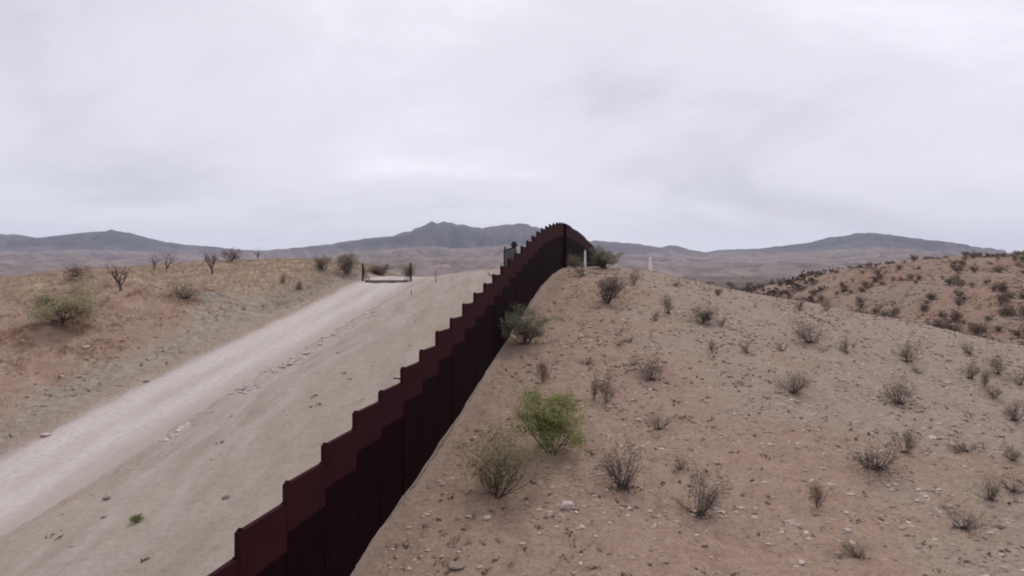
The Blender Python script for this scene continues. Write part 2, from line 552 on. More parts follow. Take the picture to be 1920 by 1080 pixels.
# ------------------------------------------------------------------ mesh helpers
def mesh_np(name, verts, faces, mats, smooth=False, attrs=None, tri=False):
    me = bpy.data.meshes.new(name)
    verts = np.asarray(verts, np.float32).reshape(-1, 3)
    faces = np.asarray(faces, np.int32)
    k = faces.shape[1]
    me.vertices.add(len(verts))
    me.vertices.foreach_set('co', verts.ravel())
    me.loops.add(faces.size)
    me.loops.foreach_set('vertex_index', faces.ravel())
    me.polygons.add(len(faces))
    me.polygons.foreach_set('loop_start', np.arange(0, faces.size, k, dtype=np.int32))
    me.polygons.foreach_set('loop_total', np.full(len(faces), k, np.int32))
    me.polygons.foreach_set('use_smooth', np.full(len(faces), smooth, bool))
    for nm, v in (attrs or {}).items():
        at = me.attributes.new(nm, 'FLOAT', 'POINT')
        at.data.foreach_set('value', np.asarray(v, np.float32))
    me.update(calc_edges=True)
    me.validate()
    for m_ in (mats if isinstance(mats, (list, tuple)) else [mats]):
        me.materials.append(m_)
    return me


def link(name, data, parent=None, loc=None, rot=None, scale=None):
    o = bpy.data.objects.new(name, data)
    col.objects.link(o)
    if parent is not None:
        o.parent = parent
    if loc is not None:
        o.location = loc
    if rot is not None:
        o.rotation_euler = rot
    if scale is not None:
        o.scale = scale
    return o


def tag(o, label=None, cat=None, group=None, kind=None):
    for k, v in (('label', label), ('category', cat), ('group', group), ('kind', kind)):
        if v:
            o[k] = v
    return o


BOXF = np.array([[0, 3, 2, 1], [4, 5, 6, 7], [0, 1, 5, 4], [1, 2, 6, 5], [2, 3, 7, 6], [3, 0, 4, 7]])


def box_v(x0, x1, y0, y1, z0, z1):
    return np.array([[x0, y0, z0], [x1, y0, z0], [x1, y1, z0], [x0, y1, z0], [x0, y0, z1], [x1, y0, z1], [x1, y1, z1], [x0, y1, z1]], float)


def join(parts):
    V, F, n = [], [], 0
    for v, f in parts:
        V.append(v)
        F.append(np.asarray(f) + n)
        n += len(v)
    return np.concatenate(V), np.concatenate(F)


def tube(pts, rad, sides=4, cap=True):
    pts = np.asarray(pts, float)
    n = len(pts)
    rad = np.broadcast_to(np.asarray(rad, float), (n,))
    d = np.gradient(pts, axis=0)
    d /= np.linalg.norm(d, axis=1, keepdims=True) + 1e-9
    up = np.where(np.abs(d[:, 2:3]) < .9, np.array([[0, 0, 1.]]), np.array([[1., 0, 0]]))
    s = np.cross(d, up)
    s /= np.linalg.norm(s, axis=1, keepdims=True) + 1e-9
    t = np.cross(s, d)
    a = np.arange(sides) * 2 * np.pi / sides
    V = (pts[:, None] + rad[:, None, None] * (np.cos(a)[None, :, None] * s[:, None] + np.sin(a)[None, :, None] * t[:, None])).reshape(-1, 3)
    i = np.arange(n - 1)[:, None] * sides
    j = np.arange(sides)[None]
    j2 = (j + 1) % sides
    F = np.stack([i + j, i + j2, i + sides + j2, i + sides + j], -1).reshape(-1, 4)
    if cap and sides == 4:
        e = (n - 1) * sides
        F = np.concatenate([F, [[3, 2, 1, 0], [e, e + 1, e + 2, e + 3]]])
    return V, F


# ------------------------------------------------------------------ ground sheet
def build_ground():
    az = np.concatenate([np.arange(-180, -44, 3.0), np.arange(-44, -37, .5), np.arange(-37, 37, .1), np.arange(37, 44, .5), np.arange(44, 180, 3.0)])
    rr = [.05]
    while rr[-1] < 12500:
        r = rr[-1]
        rr.append(r * (1.6 if r < 3 else 1.02 if r < 17 else 1.0062 if r < 135 else 1.011 if r < 420 else 1.035))
    rr = np.array(rr)
    A, Rr = np.meshgrid(np.radians(az), rr)
    X, Y = np.sin(A) * Rr, np.cos(A) * Rr
    x, y = X.ravel(), Y.ravel()
    z = height(x, y)
    na, nr = len(az), len(rr)
    i = np.arange(nr - 1)[:, None] * na
    j = np.arange(na)[None]
    j2 = (j + 1) % na
    F = np.stack([i + j, i + na + j, i + na + j2, i + j2], -1).reshape(-1, 4)
    V = np.stack([x, y, z], -1)
    x, y = V[:, 0], V[:, 1]
    u = x - (WA + WB * y)
    r = np.hypot(x, y)
    nz = fbm(x / 9, y / 9, 4, 51)
    nz2 = fbm(x / 3.1, y / 3.1, 3, 52)
    right = sst(-1, 1, u)
    far = sst(125, 165, r)
    at = {}
    at['soil_red'] = np.clip(right * sst(.12, -.30, (u - 15) / 22 + (y - 62) / 70 + nz * .75) * .9 + sst(-29.5, -34, u) * sst(.25, -.25, (y - 78) / 30 + nz * .9)
                             + right * .35 * sst(.2, .5, nz2), 0, 1) * (1 - far)
    at['soil_pale'] = np.clip(right * sst(-.25, .30, (u - 15) / 22 + (y - 62) / 70 + nz * .9), 0, 1) * (1 - far)
    at['soil_grey'] = sst(-26.5, -29, u) * sst(.2, -.2, (-30.5 - u) / 5 - .02 * (y - 60) + nz * .7 - .2) * (1 - far)
    at['soil_strip'] = sst(-19.8, -18.2, u) * (1 - right) * (1 - far)
    rm = road_mask(x, y) * (y < 135)
    tracks = np.exp(-((u + 16.2 - 6.0 * perlin(y / 12, y * 0 + .3, 61)) / .45) ** 2) + np.exp(-((u + 13.2 - 6.6 * perlin(y / 12, y * 0 + .3, 61)) / .45) ** 2)
    at['soil_road'] = np.clip(np.maximum(rm, .45 * tracks * sst(24, 34, y) * (1 - sst(58, 74, y)) + .55 * np.exp(-((u + 18) / 1.4) ** 2) * sst(40, 55, y) * (1 - sst(96, 104, y))), 0, 1)
    at['soil_straw'] = np.clip(sst(-29, -34, u) * (sst(-.25, .25, (y - 80) / 16 + (-u - 40) / 60 + nz * .7) + .55 * sst(.0, .35, nz2)), 0, 1) * (1 - far)
    at['soil_hill'] = far * sst(45, 75, x) * (1 - sst(430, 700, r))
    at['soil_scrub'] = sst(150, 260, r) * (1 - at['soil_hill'])
    me = mesh_np('ground', V, F, M['ground'], True, at)
    return tag(link('ground', me), kind='structure')


def build_road():
    us = np.arange(-4.8, 4.81, .2)
    ys = np.arange(6, 128, .3)
    Ug, Yg = np.meshgrid(us, ys)
    Xg = WA + WB * Yg - 23.2 + Ug
    edge = np.abs(Ug) + .55 * perlin(Xg / 1.4, Yg / 2.2, 71) + .5 * perlin(Xg / 5, Yg / 9, 72)
    dz = .075 - .22 * sst(2.9, 4.6, edge)
    ruts = -.05 * (np.exp(-((Ug + 1.1) / .45) ** 2) + np.exp(-((Ug - .9) / .45) ** 2)) + .02 * perlin(Ug / .7, Yg / 6, 73)
    Z = base_height(Xg, Yg) + dz + ruts
    nu, ny = len(us), len(ys)
    i = np.arange(ny - 1)[:, None] * nu
    j = np.arange(nu - 1)[None]
    F = np.stack([i + j, i + j + 1, i + nu + j + 1, i + nu + j], -1).reshape(-1, 4)
    V = np.stack([Xg.ravel(), Yg.ravel(), Z.ravel()], -1)
    me = mesh_np('dirt_road', V, F, M['road'], True, {'lane': ((Ug + 4.8) / 9.6).ravel()})
    return tag(link('dirt_road', me), kind='structure')


build_ground()
build_road()

# ------------------------------------------------------------------ mountains
RIDGE = [(-700, 470), (-560, 452), (-400, 441), (-300, 449), (-200, 460), (-90, 446), (0, 438), (40, 441), (85, 455), (110, 447), (160, 436), (215, 431), (260, 441), (290, 453), (350, 458), (420, 465),
         (480, 470), (545, 466), (620, 457), (680, 449), (735, 443), (780, 430), (812, 416), (850, 418), (900, 428), (930, 424), (985, 418),
         (1010, 428), (1045, 446), (1112, 452), (1200, 457), (1235, 464), (1262, 459), (1295, 471), (1320, 474), (1350, 468), (1420, 467), (1470, 460),
         (1520, 455), (1560, 444), (1620, 436), (1665, 440), (1720, 452), (1780, 462), (1810, 470), (1880, 478), (1960, 482), (2060, 470), (2200, 455), (2350, 462), (2500, 450), (2650, 470)]
FOOT = [(-700, 482), (-400, 474), (-100, 478), (0, 470), (60, 474), (160, 468), (300, 474), (400, 480), (560, 484), (700, 470), (800, 462), (880, 466), (960, 458), (1010, 462), (1120, 474),
        (1250, 480), (1350, 482), (1460, 476), (1560, 468), (1640, 462), (1740, 472), (1850, 482), (2000, 488), (2300, 476), (2650, 485)]
LOW = [(-700, 492), (0, 488), (100, 484), (230, 489), (400, 491), (600, 489), (760, 482), (900, 479), (1000, 484), (1130, 489), (1300, 492), (1500, 488), (1700, 482), (1900, 492), (2650, 492)]


def build_mountain(name, prof, D, back, front, seed, rough, mat):
    px = np.arange(-690, 2641, 5.0)
    ratio = (px - 960) / FPX
    top = (HOR - np.interp(px, *zip(*prof))) / FPX * D
    k = np.exp(-.5 * (np.arange(-3, 4) / .9) ** 2)
    top = np.convolve(np.pad(top, 3, mode='edge'), k / k.sum(), 'valid')
    t = np.concatenate([np.linspace(-1, 0, 44)[:-1], np.linspace(0, 1, 20)])
    T, P = np.meshgrid(t, ratio, indexing='ij')
    topg = np.broadcast_to(top, T.shape)
    Yd = D + np.where(T < 0, T * front, T * back)
    Xd = P * D * (1 + .0 * T)          # columns stay parallel to Y: a real block of hills
    foot = np.interp(np.hypot(Xd, Yd), [0, 800, 2000, 5000, 12000], [-17, -17, -30, -42, -62]) - 6
    spur = (.55 - 2.2 * np.abs(fbm(Xd / (D * .05) + T * .8, Yd / (D * .14), 4, seed, .5))) * .9 + .35 * fbm(Xd / (D * .018), Yd / (D * .05), 3, seed + 4, .5)
    fall = np.where(T < 0, (1 + T) ** 1.25, (1 - T) ** 1.1)
    bell = np.clip(fall * (1 + spur * rough * (1 - fall) * 2.2), 0, 1 - .45 * (1 - fall))
    ridge_n = fbm(Xd / (D * .010), Yd * 0, 4, seed + 9, .6) * .042
    Z = foot + (topg - foot) * bell * (1 + ridge_n * (np.abs(T) < .3))
    na, nb = T.shape
    i = np.arange(na - 1)[:, None] * nb
    j = np.arange(nb - 1)[None]
    F = np.stack([i + j, i + j + 1, i + nb + j + 1, i + nb + j], -1).reshape(-1, 4)
    me = mesh_np(name, np.stack([Xd.ravel(), Yd.ravel(), Z.ravel()], -1), F, M[mat], True)
    return tag(link(name, me), kind='structure')


build_mountain('mountain_range', RIDGE, 7600., 2200., 2000., 3, 1.5, 'mountain')
build_mountain('mountain_foothills', FOOT, 5200., 900., 1500., 13, 1.5, 'foothill')
build_mountain('low_hills', LOW, 3300., 800., 1000., 23, .9, 'lowhill')

# ------------------------------------------------------------------ border wall
STEP = 2.68
TOPS = [(-40, -14), (0, -12.2), (13.1, -9.4), (15.7, -8.85), (18.4, -8.2), (21.1, -7.5), (23.7, -6.97), (26.4, -6.37), (29.2, -5.74), (32.1, -5.27), (34.7, -4.7), (37.4, -4.14), (40.1, -3.5),
        (42.6, -2.95), (45.4, -2.2), (48.2, -1.65), (50.8, -1.1), (53.7, -.46), (56.3, .08), (59.2, .68), (62, 1.3), (64.1, 1.72),
        (66.7, 2.3), (69, 2.76), (71.4, 3.25), (73.7, 3.65), (76.7, 4.06), (81.2, 4.64), (83.6, 4.9), (89.1, 5.2), (91.6, 5.3), (97, 5.35), (101, 5.2), (112, 4.88),
        (121.7, 4.26), (131, 3.6), (150, 1.6), (175, -3)]
SL = math.hypot(1, WB)
WANG = -math.atan(WB)             # turns local +Y into the wall direction
PL = STEP * SL


def wall_point(Y, off=0.0):
    """a point off metres to the right of the wall's centre line"""
    return WA + WB * Y + off / SL, Y - off * WB / SL


def build_wall():
    root = link('border_wall', None, loc=(*wall_point(21.1), 0))
    tag(root, 'long stepped dark maroon steel border wall climbing over the hill', 'wall')
    root.rotation_euler = (0, 0, WANG)
    # panel plate: 1.5 m tall sheet fixed on the right faces of its bollards, folded at its near edge and with a small cap strip
    pv, pf = join([(box_v(.078, .092, .004, PL - .008, -1.52, 0.0), BOXF),
                   (box_v(-.076, .079, .004, .016, -1.50, -.006), BOXF),
                   (box_v(-.078, .0775, .018, PL - .008, -.012, .004), BOXF)])
    plate_me = mesh_np('plate', pv, pf, M['plate'])
    H = 7.2
    b = box_v(-.074, .074, -.112, .112, -H, 0)
    bol_me = mesh_np('bollard', b, BOXF, M['bollard'])
    # end post: taller, its top cut on a slant
    e = box_v(-.074, .074, -.10, .10, -H, .075)
    e[4:6, 2] = -.02                     # near top edge is cut lower
    end_me = mesh_np('end_post', e, BOXF, M['bollard'])
    rest = []
    NB_ = 10
    count = 0
    for n in range(-16, 53):
        y0 = 21.1 + n * STEP
        top = float(np.interp(y0 if n < 29 else y0 + STEP * .8, *zip(*TOPS)))
        wob = random.Random(n * 7 + 3)
        top += wob.uniform(-.05, .05)
        s0 = n * PL
        near = -2 <= n <= 26
        p = link('wall_panel', plate_me, root, (wob.uniform(-.006, .006), s0, top), (wob.uniform(-.004, .004), wob.uniform(-.006, .006), 0))
        for k, s in ((0, .11), (1, PL - .16)):
            link('end_post', end_me, p, (0, s, -.0 if k == 0 else -.035))
        for k in range(1, NB_):
            s = .11 + k * (PL - .27) / NB_
            if near:
                link('bollard', bol_me, p, (0, s, -.016))
                count += 1
            else:
                rest.append((b + np.array([0, s0 + s, top - .016]), BOXF))
    rv, rf = join(rest)
    o = link('bollard', mesh_np('bollard_row', rv, rf, M['bollard']), root)
    tag(o, kind='stuff')
    # concrete footing, a low uneven strip along the foot
    ys = np.arange(6, 150, .4)
    prof = ((-.22, -.4), (-.20, .05), (.20, .06), (.24, -.4))
    V = []
    for q, y_ in enumerate(ys):
        for off, dz in prof:
            X_, Y_ = wall_point(y_, off * (1 + .15 * math.sin(q * 1.7)))
            zz = float(base_height(np.array([wall_point(y_)[0]]), np.array([y_]))[0]) + dz + (.03 * math.sin(q * .9) + .03 * math.sin(q * .37 + 1) if dz > 0 else 0)
            V.append((X_, Y_, zz))
    k = np.arange(len(ys) - 1)[:, None, None] * 4 + np.arange(3)[None, :, None]
    F = (k + np.array([0, 1, 5, 4])[None, None]).reshape(-1, 4)
    fo = link('footing', mesh_np('footing', V, F, M['concrete']), root)
    fo.matrix_parent_inverse = (Matrix.Translation(root.location) @ Matrix.Rotation(WANG, 4, 'Z')).inverted()
    # the broad post standing proud of the wall at the crest
    s = (91.4 - 21.1) * SL
    v, f = join([(box_v(.095, .42, -.16, .16, -1.5, 5.2), BOXF), (box_v(.096, .45, -.19, .19, 5.2, 5.26), BOXF)])
    link('support_post', mesh_np('support_post', v, f, M['pillar']), root, (0, s, 0))
    # small stubs that stick out behind the top of the wall
    for Y, dz, ang in ((34.7, -.55, .1), (53.6, -.2, .9)):
        v, f = tube([(0, 0, 0), (-.22, -.02, .03), (-.42, -.06, .02 + ang * .25)], .03, 4)
        top = float(np.interp(Y, *zip(*TOPS)))
        link('bracket', mesh_np('bracket', v, f, M['pillar']), root, (-.07, (Y - 21.1) * SL + .1, top + dz))
    return root


build_wall()

# ------------------------------------------------------------------ plants: prototypes
def rand_dir(rng, tilt):
    a = rng.uniform(0, 2 * np.pi)
    return np.array([math.cos(a) * math.sin(tilt), math.sin(a) * math.sin(tilt), math.cos(tilt)])


def grow(rng, p, d, length, r, depth, out, tips, spread=.55, kids=3, up=.12, segs=4):
    pts = [p]
    q = p.copy()
    dd = d / np.linalg.norm(d)
    for _ in range(segs):
        dd = dd + rng.normal(0, .16, 3) + np.array([0, 0, up])
        dd /= np.linalg.norm(dd)
        q = q + dd * length / segs
        pts.append(q)
    pts = np.array(pts)
    rad = np.linspace(r, r * .45, len(pts))
    out.append((pts, rad, depth))
    if depth == 0:
        for k in range(1, len(pts)):
            tips.append((pts[k], dd))
        return
    for _ in range(kids):
        k = rng.integers(1, len(pts))
        nd = dd + rng.normal(0, spread, 3)
        grow(rng, pts[k] * 1.0, nd, length * rng.uniform(.45, .7), rad[k] * .6, depth - 1, out, tips, spread, kids, up, max(2, segs - 1))
    tips.append((pts[-1], dd))


def leaf_quads(rng, cen, size, elong=2.0):
    n = len(cen)
    a = rng.normal(0, 1, (n, 3))
    a /= np.linalg.norm(a, axis=1, keepdims=True)
    b_ = np.cross(a, rng.normal(0, 1, (n, 3)))
    b_ /= np.linalg.norm(b_, axis=1, keepdims=True) + 1e-9
    s = size * rng.uniform(.6, 1.4, (n, 1))
    a, b_ = a * s * elong * .5, b_ * s * .5
    V = np.stack([cen - a, cen + b_, cen + a, cen - b_], 1).reshape(-1, 3)
    F = np.arange(4 * n).reshape(-1, 4)
    return V, F


def plant_mesh(name, V, F, mat, rng, per=4):
    n = len(V) // per
    t = np.repeat(np.clip(rng.normal(.5, .25, n + 1), 0, 1), per)[:len(V)]
    return mesh_np(name, V, F, mat, False, {'tint': t})


def stems_mesh(name, out, mat, rng, keep=None):
    parts = [tube(p, r, 4 if d > 0 else 3, False) for p, r, d in out if keep is None or d in keep]
    V, F = join(parts)
    t = np.repeat(rng.uniform(0, 1, len(V) // 3 + 1), 3)[:len(V)]
    return mesh_np(name, V, F, mat, False, {'tint': t})


def normalise(meshes, w, h):
    """scale the prototype so that it is w wide and h tall"""
    lo, hi = np.full(3, 1e9), np.full(3, -1e9)
    for me in meshes:
        a = np.empty(len(me.vertices) * 3, np.float32)
        me.vertices.foreach_get('co', a)
        a = a.reshape(-1, 3)
        lo, hi = np.minimum(lo, np.percentile(a, 1, 0)), np.maximum(hi, np.percentile(a, 99, 0))
    sx = w / max(hi[0] - lo[0], hi[1] - lo[1])
    sz = h / hi[2]
    for me in meshes:
        a = np.empty(len(me.vertices) * 3, np.float32)
        me.vertices.foreach_get('co', a)
        a = a.reshape(-1, 3) * np.array([sx, sx, sz], np.float32)
        me.vertices.foreach_set('co', a.ravel())
        me.update()


def proto_bare(seed, wood='wood_dark', twig='wood_grey', leaf='leaf_grey', nleaf=260, stems=9, tilt=(.25, .95), lsize=.024):
    """unit shrub: a fan of bare stems, finer twigs, a thin scatter of dry leaves"""
    rng = np.random.default_rng(seed)
    out, tips = [], []
    for i in range(stems):
        t = rng.uniform(*tilt)
        d = rand_dir(rng, t)
        p = np.array([d[0] * .05, d[1] * .05, -.03])
        grow(rng, p, d, rng.uniform(.45, .75), rng.uniform(.008, .016), 2, out, tips, .5, 4, .10, 4)
    a = stems_mesh('stems', out, M[wood], rng, (2, 1))
    b_ = stems_mesh('twigs', [(p, r * 1.0, d) for p, r, d in out], M[twig], rng, (0,))
    ms = [('stems', a), ('twigs', b_)]
    if nleaf:
        tp = np.array([t[0] for t in tips])
        cen = tp[rng.integers(0, len(tp), nleaf)] + rng.normal(0, .055, (nleaf, 3))
        V, F = leaf_quads(rng, cen, lsize)
        ms.append(('foliage', plant_mesh('foliage', V, F, M[leaf], rng)))
    # litter collected round the foot
    nl = 90
    ang, rad = rng.uniform(0, 2 * np.pi, nl), np.abs(rng.normal(0, .17, nl))
    cen = np.stack([np.cos(ang) * rad, np.sin(ang) * rad, rng.uniform(-.01, .07, nl)], -1)
    V, F = leaf_quads(rng, cen, .04)
    ms.append(('litter', plant_mesh('litter', V, F, M['wood_dark'], rng)))
    normalise([m_ for _, m_ in ms], 1, 1)
    return ms


def proto_leafy(seed, leaf, nleaf=2600, stems=10, wood='wood_dark', tilt=(.1, .8), lsize=.032, spread=.5, fuzz=.05, elong=2.6):
    rng = np.random.default_rng(seed)
    out, tips = [], []
    for i in range(stems):
        d = rand_dir(rng, rng.uniform(*tilt))
        grow(rng, np.array([d[0] * .05, d[1] * .05, -.03]), d, rng.uniform(.5, .8), rng.uniform(.010, .018), 2, out, tips, spread, 4, .16, 4)
    a = stems_mesh('stems', out, M[wood], rng, (2, 1))
    b_ = stems_mesh('twigs', out, M[leaf], rng, (0,))
    tp = np.array([t[0] for t in tips if t[0][2] > .16])
    # leaves gather in clumps round some of the twig ends
    wgt = rng.uniform(0, 1, len(tp)) ** 3
    cen = tp[rng.choice(len(tp), nleaf, p=wgt / wgt.sum())] + rng.normal(0, fuzz, (nleaf, 3))
    cen = cen[cen[:, 2] > .08]
    V, F = leaf_quads(rng, cen, lsize, elong)
    ms = [('stems', a), ('twigs', b_), ('foliage', plant_mesh('foliage', V, F, M[leaf], rng))]
    normalise([m_ for _, m_ in ms], 1, 1)
    return ms


def proto_tree(seed, leaf, nleaf, limbs=5, lsize=.03, wood='wood_tree', trunk_h=.18, tilt=(.5, 1.05), fuzz=.05, twigmat=None, kids=4):
    """unit tree: a short forking trunk, crooked limbs and an open crown"""
    rng = np.random.default_rng(seed)
    out, tips = [], []
    tp0 = np.array([[0, 0, -.06], [.012, .0, .06], [-.01, .015, trunk_h]])
    trunk = [(tp0, np.array([.034, .028, .024]), 3)]
    for i in range(limbs):
        a = i * 2 * np.pi / limbs + rng.uniform(-.4, .4)
        t = rng.uniform(*tilt)
        d = np.array([math.cos(a) * math.sin(t), math.sin(a) * math.sin(t), math.cos(t)])
        grow(rng, tp0[-1] * rng.uniform(.6, 1.0), d, rng.uniform(.42, .62), .018, 2, out, tips, .55, kids, .13, 4)
    tr = stems_mesh('trunk', trunk + [o for o in out if o[2] == 2], M[wood], rng)
    br = stems_mesh('branches', out, M[wood], rng, (1,))
    tw = stems_mesh('twigs', out, M[twigmat or wood], rng, (0,))
    ms = [('trunk', tr), ('branches', br), ('twigs', tw)]
    if nleaf:
        tp = np.array([t[0] for t in tips if t[0][2] > .22])
        wgt = rng.uniform(0, 1, len(tp)) ** 2
        cen = tp[rng.choice(len(tp), nleaf, p=wgt / wgt.sum())] + rng.normal(0, fuzz, (nleaf, 3))
        V, F = leaf_quads(rng, cen, lsize, 2.6)
        ms.append(('crown', plant_mesh('crown', V, F, M[leaf], rng)))
    normalise([m_ for _, m_ in ms], 1, 1)
    return ms


def blades(rng, n, lean=.55, w=.012, curve=.25):
    a = rng.uniform(0, 2 * np.pi, n)
    t = np.abs(rng.normal(0, lean, n))
    L = rng.uniform(.5, 1.05, n)
    b0 = np.stack([rng.normal(0, .10, n), rng.normal(0, .10, n), np.full(n, -.03)], -1)
    d = np.stack([np.cos(a) * np.sin(t), np.sin(a) * np.sin(t), np.cos(t)], -1)
    side = np.stack([-np.sin(a), np.cos(a), np.zeros(n)], -1) * w
    mid = b0 + d * L[:, None] * .55
    tip = mid + (d + np.array([0, 0, -curve]) + np.stack([np.cos(a), np.sin(a), np.zeros(n)], -1) * curve) * L[:, None] * .45
    V = np.stack([b0 - side, b0 + side, mid + side * .7, mid - side * .7, tip + side * .15, tip - side * .15], 1).reshape(-1, 3)
    k = np.arange(n)[:, None] * 6
    F = np.concatenate([k + np.array([[0, 1, 2, 3]]), k + np.array([[3, 2, 4, 5]])])
    return V, F


def proto_grass(seed, mat='grass', n=170):
    rng = np.random.default_rng(seed)
    V, F = blades(rng, n)
    V2, F2 = blades(rng, n // 2, .9, .012, .4)
    V2 = V2 * np.array([1, 1, .55])
    ms = [('blades', plant_mesh('blades', V, F, M[mat], rng, 6)), ('dry_base', plant_mesh('dry_base', V2, F2, M['leaf_dry'], rng, 6))]
    normalise([m_ for _, m_ in ms], 1, 1)
    return ms


P = {
    'twig': [proto_bare(100 + i, nleaf=1500, stems=10 + i, tilt=(.25, 1.15)) for i in range(4)],
    'twigpurple': [proto_bare(120 + i, nleaf=1000, stems=15, tilt=(.1, .85), twig='wood_purple', wood='wood_purple') for i in range(2)],
    'low': [proto_bare(140 + i, nleaf=800, stems=13, tilt=(.5, 1.4)) for i in range(3)],
    'grey': [proto_leafy(160 + i, 'leaf_grey', 2600, 12, lsize=.024, fuzz=.06) for i in range(3)],
    'rust': [proto_leafy(180 + i, 'leaf_rust', 1400, 10, lsize=.025, fuzz=.06) for i in range(2)],
    'dry': [proto_leafy(190 + i, 'leaf_dry', 900, 11, lsize=.022, fuzz=.05, wood='wood_grey') for i in range(2)],
    'green': [proto_leafy(200, 'leaf_green', 11500, 14, lsize=.017, fuzz=.06, tilt=(.1, .9))],
    'olive': [proto_leafy(210 + i, 'leaf_olive', 5600, 15, lsize=.016, fuzz=.10, tilt=(.1, 1.05)) for i in range(2)],
    'sage': [proto_leafy(220 + i, 'leaf_sage', 6500, 12, lsize=.019, fuzz=.06) for i in range(2)],
    'grassclump': [proto_grass(240 + i) for i in range(2)],
    'mesquite': [proto_tree(250, 'leaf_pale', 11000, 7, lsize=.017, fuzz=.07, tilt=(.45, 1.3), trunk_h=.14)],
    'baretree': [proto_tree(260 + i, None, 0, 4, tilt=(.25, .75), twigmat='wood_tree', kids=5) for i in range(3)],
    'hillrust': [proto_leafy(300 + i, 'leaf_rust', 520, 7, lsize=.07, fuzz=.07, elong=1.6) for i in range(3)],
    'hillolive': [proto_leafy(310 + i, 'leaf_hill', 520, 7, lsize=.07, fuzz=.07, elong=1.6) for i in range(3)],
    'hilldark': [proto_leafy(320 + i, 'leaf_umber', 420, 7, lsize=.065, fuzz=.07, elong=1.6) for i in range(2)],
}
_cnt = {}


def plant(kind, px, py, hpx, wpx, name, label, cat, group=None, rng=random, ymin=12, ymax=420):
    X, Y, Z = ray_ground(px, py, ymin, ymax)
    s = Y / FPX
    i = _cnt.get(kind, 0)
    _cnt[kind] = i + 1
    proto = P[kind][i % len(P[kind])]
    if kind in ('twig', 'twigpurple', 'low', 'dry', 'grey'):
        wpx *= 1.22
    root = link(name, None, loc=(X, Y, Z), rot=(0, 0, rng.uniform(0, 6.28)), scale=(wpx * s, wpx * s, hpx * s))
    tag(root, label, cat, group)
    for nm, me in proto:
        o = link(nm, me, root)
        if nm not in ('stems', 'trunk'):
            o['kind'] = 'stuff'
    return root


